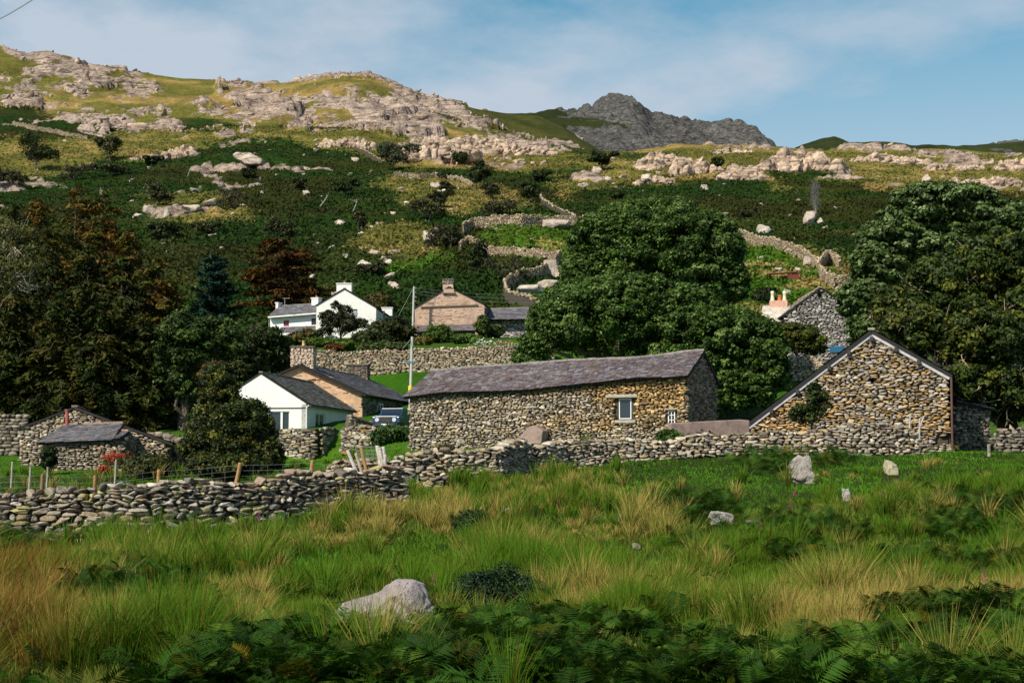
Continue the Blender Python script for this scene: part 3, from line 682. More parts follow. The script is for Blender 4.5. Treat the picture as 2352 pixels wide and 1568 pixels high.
def ochre_top(t, z, c):
    k = .85 * sstep(.5, 1.25, (z - 1.0) / 2.2 * .75 + .5 * float(fbm(t * .5, z, 2)) + .42 * (t - 5) / 9); return c * (1 - k) + c * np.array([1.28, .98, .52]) * k
lay_wall(pl, poly, [(wr[0] - .12, wr[1] + .12, wr[2] - .1, wr[3] + .14), wr2], .095, (.11, .30), PAL_BARN, depth=.12, colf=ochre_top, tilt=.08).build('wall', M_STONE, barn)
gpoly = [(0, zb[1]), (W_, zb[1]), (W_, ze - .1), (W_ / 2, zr - .12), (0, ze)]
panel(gp, gpoly, [], .2, M_CORE, 'wall_core', barn, out=-.1)
lay_wall(gp, gpoly, [], .13, (.15, .4), PAL_GREY, depth=.12).build('wall', M_STONE, barn)
lp = Plane.__new__(Plane); lp.O = pl.P(0, 0); lp.A = pl.B; lp.N = -pl.A; lp.B = pl.A; lp.L = W_
lpoly = [(0, zb[0]), (W_, zb[0]), (W_, e['l'][1]), (W_ / 2, zr0 - .12), (0, e['l'][1])]; panel(lp, lpoly, [], .2, M_CORE2, 'wall', barn, out=-.02)
bp = MB(); bp.add([pl.P(0, zb[0], -W_), pl.P(pl.L, zb[1], -W_), pl.P(pl.L, ze, -W_), pl.P(0, e['l'][1], -W_)], [(0, 1, 2, 3)]); bp.build('wall', M_CORE2, barn)
R0 = pl.P(-.15, zr0, -W_ / 2); R1 = pl.P(pl.L + .15, zr, -W_ / 2)
roof(pl.P(-.2, e['l'][1] - .03, .28), pl.P(pl.L + .15, ze - .02, .28), R0, R1, barn, PAL_SLATEP, .17, .26, sag=.10, thick=.12)
roof(pl.P(pl.L + .15, ze - .02, -W_ - .28), pl.P(-.2, e['l'][1] - .03, -W_ - .28), R1, R0, barn, PAL_SLATE, .3, .5, sag=.0, ridge=False, thick=.12)
window(pl, wr, barn, M_WPAINT, (0, 0), .04, .14, False)
s_ = MB(); t0, z0 = pl.st(1435, 910); s_.box(pl.P(t0 - .12, z0 + .01, .02), 1.45, .2, .15, pl.A, pl.N, Zv); s_.build('lintel', M_LINTEL, barn, bevel=.03)
s_ = MB(); t0, z0 = pl.st(1437, 967); s_.box(pl.P(t0, z0 - .02, .03), .95, .2, .14, pl.A, pl.N, Zv); s_.build('sill', M_LINTEL, barn, bevel=.03)
window(pl, wr2, barn, M_WPAINT, (1, 2), .04, .1, True)
s_ = MB(); t0, z0 = pl.st(1541, 939); s_.box(pl.P(t0, z0, .02), .5, .16, .06, pl.A, pl.N, Zv); s_.build('lintel', M_LINTEL, barn)
s_ = MB(); t0, z0 = pl.st(1218, 935); s_.box(pl.P(t0, z0, .02), .62, .16, .06, pl.A, pl.N, Zv); s_.build('lintel', M_LINTEL, barn)
M_PINK = mat('pink_concrete', (.34, .24, .21), .9, 3.0, .7, 1.25, .5, 12, stain=(.2, .17, .14), st_scale=2.5)
s_ = MB(); q = [pl.st(1192, 1020), pl.st(1258, 1020), pl.st(1262, 990), pl.st(1245, 978), pl.st(1230, 980)]
s_.add([pl.P(t, z, .1) for t, z in q] + [pl.P(t, z, .9) for t, z in q], [(4, 3, 2, 1, 0), (5, 6, 7, 8, 9)] + [(i, (i + 1) % 5, (i + 1) % 5 + 5, i + 5) for i in range(5)]); s_.build('buttress', M_PINK, barn, bevel=.04)
# ---- gabled barn at the right
pl = Plane(1685, 62.8, 2187, 60.6); pts = [(1672, 1015), (2002, 766), (2174, 862), (2186, 1060), (1660, 1060)]
poly = gable_poly(pl, pts); Lb = 11.0
gb = empty('gabled_barn', pl.P(pl.L / 2, G(1900, 61).z), 'ochre stone barn end with a tall asymmetric gable at the right', 'barn')
hole = rect(pl, 1998, 2008, 868, 880)
panel(pl, poly, [hole], .25, M_CORE, 'wall_core', gb, out=-.1, reveal=.25)
def lichen(t, z, c):
    k = sstep(.35, .7, .5 + .5 * float(fbm(t * .5, z * .9, 8))); return c * (1 - k * .5) + c * np.array([1.3, .95, .45]) * k * .5
lay_wall(pl, poly, [hole, rect(pl, 2150, 2180, 1005, 1018)], .082, (.12, .38), PAL_OCHRE, depth=.12, wob=.5, tilt=.07, colf=lichen).build('wall', M_STONE, gb)
ap = pl.P(*poly[1]); eL = pl.P(*poly[0]); eR = pl.P(*poly[2])
sd1 = MB(); zb_ = G(2187, 61).z - .5
sd1.add([pl.P(poly[2][0], zb_), pl.P(poly[2][0], poly[2][1]), pl.P(poly[2][0], poly[2][1], -Lb), pl.P(poly[2][0], zb_, -Lb)], [(0, 1, 2, 3)])
sd1.add([pl.P(t, z, -Lb) for t, z in poly], [tuple(range(5))]); sd1.build('wall', M_CORE2, gb)
up = Zv * .16; ov = pl.N * .16
dR = (eR - ap).normalized() * .28; dL = (eL - ap).normalized() * .4
roof(eL + dL + up + ov, eL + dL + up - pl.N * Lb, ap + up + ov, ap + up - pl.N * Lb, gb, PAL_SLATE, .3, .45, thick=.12, ridge_col=(.30, .26, .18))
roof(eR + dR + up - pl.N * Lb, eR + dR + up + ov, ap + up - pl.N * Lb, ap + up + ov, gb, PAL_SLATE, .3, .45, thick=.12, ridge=False)
M_BARGE = mat('grey_white_mortar', (.52, .50, .52), .85, 3, .7, 1.15, .4, 14)
for P1, P2 in ((ap, eR + dR * .5), (ap, eL + dL * .3)):
    b_ = MB(); b_.bar(P1 - Zv * .03 + pl.N * .05, P2 - Zv * .03 + pl.N * .05, .12, .17, up=pl.N.cross((P2 - P1).normalized())); b_.build('bargeboard', M_BARGE, gb)
for u, v in ((2040, 797), (2058, 815), (2111, 890), (1831, 908)): pass
for P1, P2, fs in ((ap, eR, (.33, .63)), (ap, eL, (.155, .29, .51, .69, .86)), (ap, ap - Zv * .2, (.6,))):
    for f in fs:
        q = P1.lerp(P2, f); b_ = MB(); b_.box(q + pl.N * .12 - Zv * .1, .13, .26, .17, pl.A, pl.N, Zv); b_.build('purlin_end', M_DARKWOOD, gb)
# ---- shaded lean-to right of the gabled barn
pl2 = Plane(2189, 62.5, 2275, 63.0); an = empty('stone_annex', pl2.P(.7, G(2230, 63).z), 'dark stone annex in shade beside the gabled barn', 'outbuilding')
poly = gable_poly(pl2, [(2189, 1060), (2276, 1060), (2276, 942), (2189, 925)]); panel(pl2, poly, [], 3.0, M_CORE, 'wall_core', an, out=-.1)
lay_wall(pl2, poly, [], .12, (.14, .34), PAL_GREY, depth=.12).build('wall', M_STONE, an)
roof(pl2.P(*poly[3], .2) + Zv * .05, pl2.P(*poly[2], .2) + Zv * .05, pl2.P(*poly[3], -3.2) + Zv * .9, pl2.P(*poly[2], -3.2) + Zv * .9, an, ridge=False)
pp = MB(); pp.tube([W(2188, 1050, 60.3), W(2185, 866, 60.4)], .045, 8, (.12, .06, .05)); pp.build('downpipe', M_PAINTCOL, gb)
# ---- pink concrete wall
p3 = Plane(1541, 60.5, 1722, 61.5); cw = MB(); q = [p3.st(1541, 1015), p3.st(1722, 1010), p3.st(1722, 965), p3.st(1700, 963), p3.st(1541, 971)]
cw.add([p3.P(t, z, 0) for t, z in q] + [p3.P(t, z, -.35) for t, z in q], [(0, 1, 2, 3, 4), (9, 8, 7, 6, 5)] + [(i, i + 5, (i + 1) % 5 + 5, (i + 1) % 5) for i in range(5)])
tag(cw.build('concrete_wall', M_PINK, bevel=.03), 'low pinkish concrete wall between the long barn and the gabled barn', 'wall')
# ---- white cottage
pl = Plane(495, 100.4, 703, 99.5); wc = empty('white_cottage', pl.P(2.5, G(600, 100).z), 'white rendered cottage with patio doors in front of the stone cottage', 'cottage'); Lc = 12.0
poly = gable_poly(pl, [(495, 1010), (703, 1010), (703, 926), (599, 859), (495, 926)]); w1 = rect(pl, 617, 665, 944, 990); w0 = rect(pl, 520, 560, 944, 985)
panel(pl, poly, [w1], .3, M_WHITE, 'wall', wc, reveal=.2)
sp_ = Plane.__new__(Plane); sp_.O = pl.P(pl.L, 0); sp_.A = pl.B; sp_.N = pl.A; sp_.B = -pl.A; sp_.L = Lc
zt = poly[2][1]; zb_ = poly[1][1]; wsd = (2.2, 4.6, W(0, 985, 101).z, W(0, 948, 102).z)
panel(sp_, [(0.0, zb_), (Lc, zb_), (Lc, zt - .02), (0.0, zt - .02)], [wsd], .3, M_WHITE, 'wall', wc, out=.003, reveal=.2)
b_ = MB(); b_.add([pl.P(t, z, -Lc) for t, z in poly], [tuple(range(5))]); b_.add([pl.P(0, zb_), pl.P(0, zt), pl.P(0, zt, -Lc), pl.P(0, zb_, -Lc)], [(0, 1, 2, 3)]); b_.build('wall', M_WHITE, wc)
window(pl, w1, wc, M_WPAINT, (0, 0), .07, .18, False); wn = window(sp_, wsd, wc, M_WPAINT, (1, 0), .09, .16, True)
b_ = MB(); t_, z_ = (w1[0] + w1[1]) / 2 + .15, 0; b_.box(pl.P(t_, (w1[2] + w1[3]) / 2, -.1), .14, .1, w1[3] - w1[2] - .1, pl.A, pl.N, Zv); b_.build('door_post', M_WPAINT, wc)
ap = pl.P(*poly[3]); eR = pl.P(*poly[2]); eL = pl.P(*poly[4]); bk = -pl.N * Lc; ft = pl.N * .06
dr = (eR - ap).normalized() * .3; dl = (eL - ap).normalized() * .3; up = Zv * .13
PALC = [(.11, .11, .115), (.16, .155, .155), (.08, .08, .085), (.20, .19, .18)]
roof(eR + dr + up + bk, eR + dr + up + ft, ap + up + bk, ap + up + ft, wc, PALC, .24, .3, thick=.09); roof(eL + dl + up + ft, eL + dl + up + bk, ap + up + ft, ap + up + bk, wc, PALC, .3, .45, ridge=False, thick=.09)
b_ = MB(); b_.bar(eR + dr * .9 + ft + pl.A * .06, eR + dr * .9 + bk + pl.A * .06, .12, .1, (.07, .07, .075)); b_.build('gutter', M_PAINTCOL, wc)
b_ = MB(); b_.tube([eR + dr * .8 + ft * .5, eR + ft + pl.A * .06 - Zv * .25, pl.P(pl.L + .06, zb_ + .2, .06)], .05, 8, (.75, .76, .78)); b_.build('downpipe', M_PAINTCOL, wc)
b_ = MB(); t_, z_ = pl.st(600, 935); b_.box(pl.P(pl.L / 2 + .6, z_ - .05, .025), pl.L - 1.3, .05, .05, pl.A, pl.N, Zv); b_.build('drip_rail', M_DARKWOOD, wc)
# ---- stone cottage
pl = Plane(545, 113.2, 832, 112.3); sc_ = empty('stone_cottage', pl.P(5, G(700, 113).z), 'stone cottage with an ochre rendered gable and two round topped chimneys', 'cottage'); Ls = 16.0
poly = gable_poly(pl, [(545, 1000), (832, 1000), (832, 905), (689, 840), (545, 905)]); M_OCH = mat('ochre_render', (.74, .48, .30), .9, 1.6, .65, 1.15, .9, 7, .06, stain=(.42, .38, .33), st_scale=1.1, st_lo=.5, st_hi=.7)
panel(pl, poly, [rect(pl, 756, 763, 925, 931)], .3, M_OCH, 'wall', sc_)
S = Stones(SH2)
for i in range(150):
    t = random.uniform(4, pl.L - .1); z = random.uniform(poly[0][1] + 1, poly[3][1] - .3)
    if inpoly(np.array([t]), np.array([z + .3]), poly)[0]: S.add(pl.P(t, z, -.045), pl.A * random.uniform(.15, .35), pl.N * .07, Zv * random.uniform(.05, .12), pick([(.5, .33, .18), (.42, .33, .25), (.35, .24, .13)]), .05)
t_, z_ = pl.st(736, 871)
for i in range(6): S.add(pl.P(t_ - .75 + i * .3, z_ + .12 * (i > 2), .02), pl.A * .2, pl.N * .1, Zv * .08, pick([(.5, .33, .18), (.3, .2, .12)]), .02)
S.build('stonework', M_STONE, sc_)['kind'] = 'stuff'
sp_ = Plane.__new__(Plane); sp_.O = pl.P(pl.L, 0); sp_.A = (pl.B + pl.A * .1).normalized(); sp_.N = Vector((sp_.A.y, -sp_.A.x, 0)); sp_.B = -sp_.N; sp_.L = Ls
zt = poly[2][1]; zb_ = poly[1][1]; wa = (4.0, 5.6, zt - 1.75, zt - .45); wb = (10.5, 12.2, zt - 1.75, zt - .55)
pz = [(0.0, zb_), (Ls, zb_), (Ls, zt), (0.0, zt)]; panel(sp_, pz, [wa, wb], .3, M_CORE, 'wall_core', sc_, out=-.06, reveal=.2)
lay_wall(sp_, pz, [wa, wb], .16, (.2, .5), PAL_GREY, depth=.1).build('wall', M_STONE, sc_)
for w_ in (wa, wb): window(sp_, w_, sc_, M_WPAINT, (1, 1), .12, .1, True)
b_ = MB(); b_.add([pl.P(t, z, -Ls) for t, z in poly], [tuple(range(5))]); b_.add([pl.P(0, zb_), pl.P(0, zt), pl.P(0, zt, -Ls), pl.P(0, zb_, -Ls)], [(0, 1, 2, 3)]); b_.build('wall', M_CORE2, sc_)
ap = pl.P(*poly[3]); eR = pl.P(*poly[2]); eL = pl.P(*poly[4]); bk = (pl.B + pl.A * .1) * (Ls + .3); ft = pl.N * .35; dr = (eR - ap).normalized() * .4; dl = (eL - ap).normalized() * .4; up = Zv * .12
roof(eR + dr + up + bk, eR + dr + up + ft, ap + up + bk, ap + up + ft, sc_, PAL_SLATE, .26, .4, thick=.14); roof(eL + dl + up + ft, eL + dl + up + bk, ap + up + ft, ap + up + bk, sc_, PAL_SLATE, .3, .5, ridge=False, thick=.14)
for dd_, v0_, v1_, cw_ in ((.75, 846, 806, 1.65), (Ls - 1.6, 880, 843, 1.65)):
    c = pl.P(poly[3][0] + dd_ * .1, 0, -dd_); z1 = W(0, v1_, c.y).z + (0.1 if dd_ > 1 else 0.2); ch = chimney(c, cw_, .95, poly[3][1] - .9, z1, pl, sc_, M_CORE2, 1, [(.62, .50, .44), (.52, .42, .36), (.66, .58, .54)] if dd_ < 1 else [(.13, .12, .11), (.18, .16, .14), (.10, .09, .08), (.24, .21, .18)], pot_col=(.6, .42, .22), pot_h=.45)
    cp_ = Stones(SH2)
    for i in range(9): cp_.add(c + pl.A * random.uniform(-.7, .7) + Zv * (z1 + .12), pl.A * .35, pl.N * .5, Zv * .07, pick(PAL_GREY), .04)
    cp_.build('cap', M_STONE, ch)
cwl = MB(); cwl.lathe(pl.P(poly[3][0], W(0, 800, 112).z, -.75) , [(.05, -.1), (.05, .1), (.2, .12), (.14, .22), (.02, .26)], 12, (.6, .6, .6)); cwl.build('cowl', M_PAINTCOL, sc_)
# porch wall with sloping coping in front of the stone cottage
pw = Plane(797, 99, 890, 101); pq = gable_poly(pw, [(797, 1010), (892, 1005), (892, 986), (838, 962), (805, 955)])
po = empty('porch_wall', pw.P(1, pq[0][1]), 'small stone wall with a sloping pink coping beside the white cottage', 'wall'); panel(pw, pq, [], .4, M_CORE2, 'wall_core', po, out=-.05)
lay_wall(pw, pq, [], .14, (.16, .4), PAL_PALE, depth=.08).build('stones', M_STONE, po); b_ = MB()
b_.bar(pw.P(*pq[4], -.15) + Zv * .04, pw.P(*pq[2], -.15) + Zv * .04, .5, .09); b_.build('coping', M_PINK, po)
# ---- slate roofed shed at the left
pl = Plane(45, 67.5, 300, 66.0); sh = empty('stone_shed', pl.P(2, G(170, 66).z), 'low stone shed with lean-to slate roofs and a rusty flue at the left', 'shed')
pp_ = Plane(45, 70.5, 386, 69.0); poly = gable_poly(pp_, [(45, 1085), (386, 1085), (386, 1018), (174, 938), (48, 986)])
panel(pp_, poly, [], .3, M_CORE, 'wall_core', sh, out=-.1); lay_wall(pp_, poly, [], .10, (.14, .36), PAL_BARN, depth=.11).build('wall', M_STONE, sh)
ap = pp_.P(*poly[3]); eR = pp_.P(*poly[2]); eL = pp_.P(*poly[4]); bk = Vector((-.2, 1, 0)) * 4.5; ft = pp_.N * .12; up = Zv * .1; dr = (eR - ap).normalized() * .3; dl = (eL - ap).normalized() * .15
roof(eR + dr + up + bk, eR + dr + up + ft, ap + up + bk, ap + up + ft, sh, PAL_SLATE, .3, .45, ridge=False, thick=.1); roof(eL + dl + up + ft, eL + dl + up + bk, ap + up + ft, ap + up + bk, sh, PAL_SLATE, .3, .45, ridge_col=(.3, .2, .18), thick=.1)
fr = Plane(95, 66.6, 290, 65.6); poly = gable_poly(fr, [(97, 1090), (290, 1090), (286, 1012), (97, 1014)]); panel(fr, poly, [], .3, M_CORE, 'wall_core', sh, out=-.1)
lay_wall(fr, poly, [], .10, (.13, .34), PAL_PALE + PAL_GREY, depth=.11).build('wall', M_STONE, sh)
roof(fr.P(*fr.st(91, 1017), .2), fr.P(*fr.st(264, 1010), .2), W(148, 975, 69.3), W(286, 971, 68.6), sh, PAL_SLATE, .2, .3, thick=.1, ridge_col=(.35, .24, .18))
roof(fr.P(*fr.st(265, 1009), .22), fr.P(*fr.st(283, 1006), .22), W(258, 991, 68.0), W(300, 989, 67.3), sh, PAL_SLATE, .2, .25, thick=.08, ridge_col=(.35, .24, .18))
sx_ = Plane(289, 65.6, 310, 69.0); q = gable_poly(sx_, [(289, 1085), (313, 1075), (313, 1010), (300, 992), (289, 1008)]); panel(sx_, q, [], .2, M_CORE, 'wall_core', sh); lay_wall(sx_, q, [], .13, (.15, .38), PAL_GREY, depth=.08).build('wall', M_STONE, sh)
b_ = MB(); b_.tube([W(154, 975, 68.5), W(154, 942, 68.5)], .075, 10, (.42, .10, .09)); b_.tube([W(154, 942.5, 68.5), W(154, 940, 68.5)], .10, 10, (.42, .16, .14)); b_.build('flue', M_PAINTCOL, sh)
# ---- white farmhouse
pl = Plane(725, 181, 862, 181); fh = empty('white_farmhouse', pl.P(3, G(790, 180).z), 'white farmhouse with a tall gable and a slate roofed wing on the hill', 'house'); Lf = 14
poly = gable_poly(pl, [(725, 800), (862, 800), (862, 703), (800, 668), (782, 668), (727, 700)]); poly = gable_poly(pl, [(725, 805), (862, 805), (861, 705), (791, 664), (727, 702)])
w1 = rect(pl, 861 - 52, 861 - 40, 710, 728); w2 = rect(pl, 748, 768, 772, 788)
panel(pl, poly, [w1, w2], .3, M_WHITE, 'wall', fh); window(pl, w1, fh, M_DARKWOOD, (0, 0), .08, .12, False, pane_m=mat('pale_blind', (.42, .42, .45), .4, 0, bump=0)); window(pl, w2, fh, M_BLUE, (1, 0), .08, .12, False)
sp_ = Plane.__new__(Plane); sp_.O = pl.P(pl.L, 0); sp_.A = (pl.B + pl.A * .06).normalized(); sp_.N = Vector((sp_.A.y, -sp_.A.x, 0)); sp_.B = -sp_.N; sp_.L = Lf
zt = poly[2][1]; zb_ = poly[1][1]; panel(sp_, [(0.0, zb_), (Lf, zb_), (Lf, zt), (0.0, zt)], [(11, 12, zt - 2, zt - 1)], .3, M_WHITE, 'wall', fh, out=.003)
ap = pl.P(*poly[3]); eR = pl.P(*poly[2]); eL = pl.P(*poly[4]); bk = sp_.A * Lf; ft = pl.N * .08; dr = (eR - ap).normalized() * .35; dl = (eL - ap).normalized() * .1; up = Zv * .12
roof(eR + dr + up + bk, eR + dr + up + ft, ap + up + bk, ap + up + ft, fh, PAL_SLATE, .35, .5, thick=.14); roof(eL + dl + up + ft, eL + dl + up + bk, ap + up + ft, ap + up + bk, fh, PAL_SLATE, .4, .6, ridge=False, thick=.12)
b_ = MB(); b_.tube([pl.P(pl.L, zt - .2, -2.2) + pl.A * .75, pl.P(pl.L, zt - .6, -2.2) + pl.A * .75, pl.P(pl.L, zt - 2.3, -2.4) + pl.A * .8], .09, 8, (.08, .09, .1)); b_.build('downpipe', M_PAINTCOL, fh)
chimney(pl.P(poly[3][0] - .05, 0, -.62), 1.75, 1.15, poly[3][1] - .9, W(0, 652, 181).z, pl, fh, M_WHITE, 1, pot_h=.28)
chimney(eR + bk * .85 + Vector((-.2, 0, 0)), 1.3, 1.2, zt - .3, W(0, 705, 191).z, pl, fh, M_WHITE, 0)
wl = Plane(617, 186, 727, 183.2); wp = gable_poly(wl, [(617, 800), (727, 800), (727, 718), (617, 728)]); wa = rect(wl, 649, 662, 735, 749); wb = rect(wl, 713, 725, 730, 746)
panel(wl, wp, [wa, wb], .3, M_WHITE, 'wall', fh, out=-.2); window(wl, wa, fh, M_RED, (1, 0), .12, .1, False, -.2); window(wl, wb, fh, M_DARKWOOD, (1, 0), .1, .1, False, -.2)
roof(W(615, 727.5, 185.6), W(728, 718, 182.7), W(641, 702, 190), W(735, 697, 187), fh, PAL_SLATE, .35, .5, thick=.14)
b_ = MB(); b_.bar(W(616, 728.5, 185.5), W(727, 719.5, 182.7), .15, .14, (.8, .8, .8)); b_.build('gutter', M_PAINTCOL, fh)
b_ = MB(); q = [W(617, 800, 186), W(617, 727, 186), W(643, 703, 190), W(660, 727, 194), W(660, 790, 194)]; b_.add(q, [(0, 1, 2, 3, 4)]); b_.build('wall', M_WHITE, fh)
roof(W(640, 765.5, 180.8), W(725, 762, 179.8), W(645, 751, 183.6), W(725, 748, 182.6), fh, PAL_SLATE, .35, .5, ridge=False, name='porch_roof', thick=.1)
b_ = MB(); b_.bar(W(640, 767, 180.7), W(725, 763.5, 179.7), .15, .16, (.8, .8, .8)); b_.build('gutter', M_PAINTCOL, fh)
b_ = MB(); q = Plane(640, 184.2, 724, 183); b_.box(q.P(2.1, W(0, 777, 183).z - .3), 4.3, .1, 1.4, q.A, q.N, Zv, (.02, .02, .02)); b_.build('porch_shade_panel', M_DARKWOOD, fh)  # solid dark slab standing in for the shade inside the porch
for u, v0_, v1_, d_, w_, po_ in ((727, 706, 686, 187, .95, 1), (640, 705, 697, 189.5, .35, 0)):
    c = W(u, v0_, d_); chimney(c, w_, .8, c.z - .6, W(u, v1_, d_).z, wl, fh, M_WHITE, po_, pot_h=.25)
b_ = MB(); c = W(654, 703, 188.5); b_.tube([c, c + Zv * 1.0], .03, 6); b_.tube([c + Zv * .95 - wl.A * .3, c + Zv * .95 + wl.A * .7], .025, 6)
for i in range(5): b_.tube([c + Zv * .95 + wl.A * (i * .17 - .2) - wl.N * .2, c + Zv * .95 + wl.A * (i * .17 - .2) + wl.N * .2], .015, 5)
b_.build('aerial', M_BARGE, fh)
# ---- pink gable house
pl = Plane(952, 178, 1113, 178); pk = empty('pink_gable_house', pl.P(4, G(1030, 178).z), 'house with a pink rendered stone gable and a small dark topped chimney', 'house'); Lk = 9
poly = gable_poly(pl, [(952, 790), (1113, 790), (1112, 700), (1031, 660), (953, 707)]); M_PKR = mat('pink_rendered_stone', (.60, .42, .32), .9, 1.3, .62, 1.15, .9, 5, .08, stain=(.36, .26, .19), st_scale=.8, st_lo=.55, st_hi=.75)
panel(pl, poly, [], .3, M_PKR, 'wall', pk); S = Stones(SH2)
for i in range(260):
    t = random.uniform(.1, pl.L - .1); z = random.uniform(poly[0][1] + 2, poly[3][1] - .3)
    if inpoly(np.array([t]), np.array([z + .2]), poly)[0]: S.add(pl.P(t, z, -.035), pl.A * random.uniform(.15, .5), pl.N * .06, Zv * random.uniform(.04, .1), pick([(.52, .37, .27), (.42, .29, .2), (.58, .43, .33), (.3, .2, .14)]), .03)
S.build('stonework', M_STONE, pk)['kind'] = 'stuff'
b_ = MB(); b_.bar(pl.P(*pl.st(967, 706), .06), pl.P(*pl.st(1098, 701), .06), .12, .16, (.12, .09, .06)); b_.build('drip_course', M_PAINTCOL, pk)
b_ = MB(); b_.box(pl.P(*pl.st(1031, 673), .12), 1.5, .3, .1, pl.A, pl.N, Zv, (.3, .22, .17)); b_.box(pl.P(*pl.st(1031, 669), .04), 1.2, .3, .5, pl.A, pl.N, Zv, (.5, .36, .28)); b_.build('corbel', M_PAINTCOL, pk)
sp_ = Plane.__new__(Plane); sp_.O = pl.P(pl.L, 0); sp_.A = (pl.B + pl.A * .1).normalized(); sp_.N = Vector((sp_.A.y, -sp_.A.x, 0)); sp_.B = -sp_.N; sp_.L = Lk
zt = poly[2][1]; zb_ = poly[1][1]; panel(sp_, [(0.0, zb_), (Lk, zb_), (Lk, zt), (0.0, zt)], [], .2, M_CORE2, 'wall', pk, out=.003)
ap = pl.P(*poly[3]); eR = pl.P(*poly[2]); eL = pl.P(*poly[4]); bk = sp_.A * Lk; ft = pl.N * .1; dr = (eR - ap).normalized() * .12; dl = (eL - ap).normalized() * .3; up = Zv * .1
roof(eR + dr + up + bk, eR + dr + up + ft, ap + up + bk, ap + up + ft, pk, PAL_SLATE, .35, .5, thick=.1); roof(eL + dl + up + ft, eL + dl + up + bk, ap + up + ft, ap + up + bk, pk, PAL_SLATE, .4, .6, ridge=False, thick=.1)
chimney(pl.P(pl.st(1029, 660)[0], 0, -.5), 1.2, .9, poly[3][1] - .9, W(0, 652, 178).z, pl, pk, M_PKR, 0, cap=False)
chimney(pl.P(pl.st(1029, 660)[0], 0, -.5), 1.25, .95, W(0, 652, 178).z, W(0, 643, 178).z, pl, pk, M_CORE2, 0, PAL_GREY, name='chimney_top')
roof(W(955, 762, 173.6), W(1092, 758.5, 172.6), W(957, 748, 177.6), W(1100, 744, 176.6), pk, PAL_SLATEP, .35, .5, ridge=False, name='lean_to_roof', thick=.12)
q = Plane(957, 174.2, 1090, 173.2); qq = gable_poly(q, [(957, 795), (1090, 795), (1090, 760), (957, 763)]); panel(q, qq, [], .3, M_CORE, 'wall_core', pk, out=-.08); lay_wall(q, qq, [], .2, (.25, .6), PAL_PALE + PAL_GREY, depth=.1, st=Stones(SH1)).build('wall', M_STONE, pk)
# ---- slate outbuilding next to it
pl = Plane(1124, 180, 1216, 179.5); ob = empty('slate_outbuilding', pl.P(2, G(1170, 180).z), 'small grey stone outbuilding with a slate roof right of the pink gable house', 'outbuilding')
poly = gable_poly(pl, [(1124, 785), (1216, 785), (1215, 733), (1126, 733)]); panel(pl, poly, [], .3, M_CORE, 'wall_core', ob, out=-.1); lay_wall(pl, poly, [], .2, (.3, .8), PAL_GWALL, depth=.12, st=Stones(SH1)).build('wall', M_STONE, ob)
roof(W(1120, 733, 178.9), W(1218, 732, 178.4), W(1124, 709, 183.2), W(1215, 706, 182.7), ob, PAL_SLATE, .35, .5, thick=.14)
b_ = MB(); q = [pl.P(pl.L, poly[0][1]), pl.P(pl.L, poly[2][1]), pl.P(pl.L, poly[2][1] + 1.2, -3), pl.P(pl.L, poly[2][1], -6), pl.P(pl.L, poly[0][1], -6)]; b_.add(q, [(0, 1, 2, 3, 4)]); b_.build('wall', M_CORE2, ob)
# ---- grey farmhouse at the right
pl = Plane(1800, 130, 1962, 130); gf = empty('grey_farmhouse', pl.P(3, G(1880, 130).z), 'grey stone farmhouse gable with a pale roofed wing among the right hand trees', 'house'); Lg = 10
poly = gable_poly(pl, [(1806, 850), (1962, 850), (1962, 712), (1884, 662), (1806, 720)]); hole = rect(pl, 1879, 1887, 673, 683)
panel(pl, poly, [hole], .3, M_CORE, 'wall_core', gf, out=-.1, reveal=.3); lay_wall(pl, poly, [hole], .15, (.2, .5), PAL_GWALL, depth=.12).build('wall', M_STONE, gf)
ap = pl.P(*poly[3]); eR = pl.P(*poly[2]); eL = pl.P(*poly[4]); bk = pl.B * Lg; ft = pl.N * .12; dr = (eR - ap).normalized() * .3; dl = (eL - ap).normalized() * .5; up = Zv * .08
PALR = [(.42, .33, .31), (.36, .30, .30), (.48, .40, .37)]
roof(eR + dr + up + bk, eR + dr + up + ft, ap + up + bk, ap + up + ft, gf, PAL_SLATE, .35, .5, thick=.1, ridge_col=(.45, .3, .27)); roof(eL + dl + up + ft, eL + dl + up + bk, ap + up + ft, ap + up + bk, gf, PALR, .35, .5, ridge=False, thick=.1)
b_ = MB(); b_.add([pl.P(t, z, -Lg) for t, z in poly], [tuple(range(5))]); b_.build('wall', M_CORE2, gf)
sg = Plane.__new__(Plane); sg.O = pl.P(poly[0][0], 0); sg.A = pl.B; sg.N = -pl.A; b_ = MB(); b_.add([pl.P(poly[0][0], poly[0][1]), pl.P(poly[0][0], poly[4][1]), pl.P(poly[0][0], poly[4][1], -Lg), pl.P(poly[0][0], poly[0][1], -Lg)], [(0, 1, 2, 3)]); b_.build('wall', M_CORE2, gf)
roof(W(1745, 738, 131.5), W(1808, 738, 130.9), W(1752, 702, 136), W(1815, 702, 135.4), gf, [(.62, .58, .56), (.56, .52, .5)], .5, .7, thick=.12, name='wing_roof')
q = Plane(1748, 132.2, 1808, 131.6); qq = gable_poly(q, [(1748, 830), (1808, 830), (1808, 737), (1748, 737)]); panel(q, qq, [], .3, M_WHITE, 'wall', gf)
c = W(1789, 702, 135.6); ch = chimney(c, 1.55, .8, c.z - .8, W(0, 691, 135.6).z, q, gf, mat('pink_brickwork', (.55, .33, .25), .9, 5), 0, cap=False)
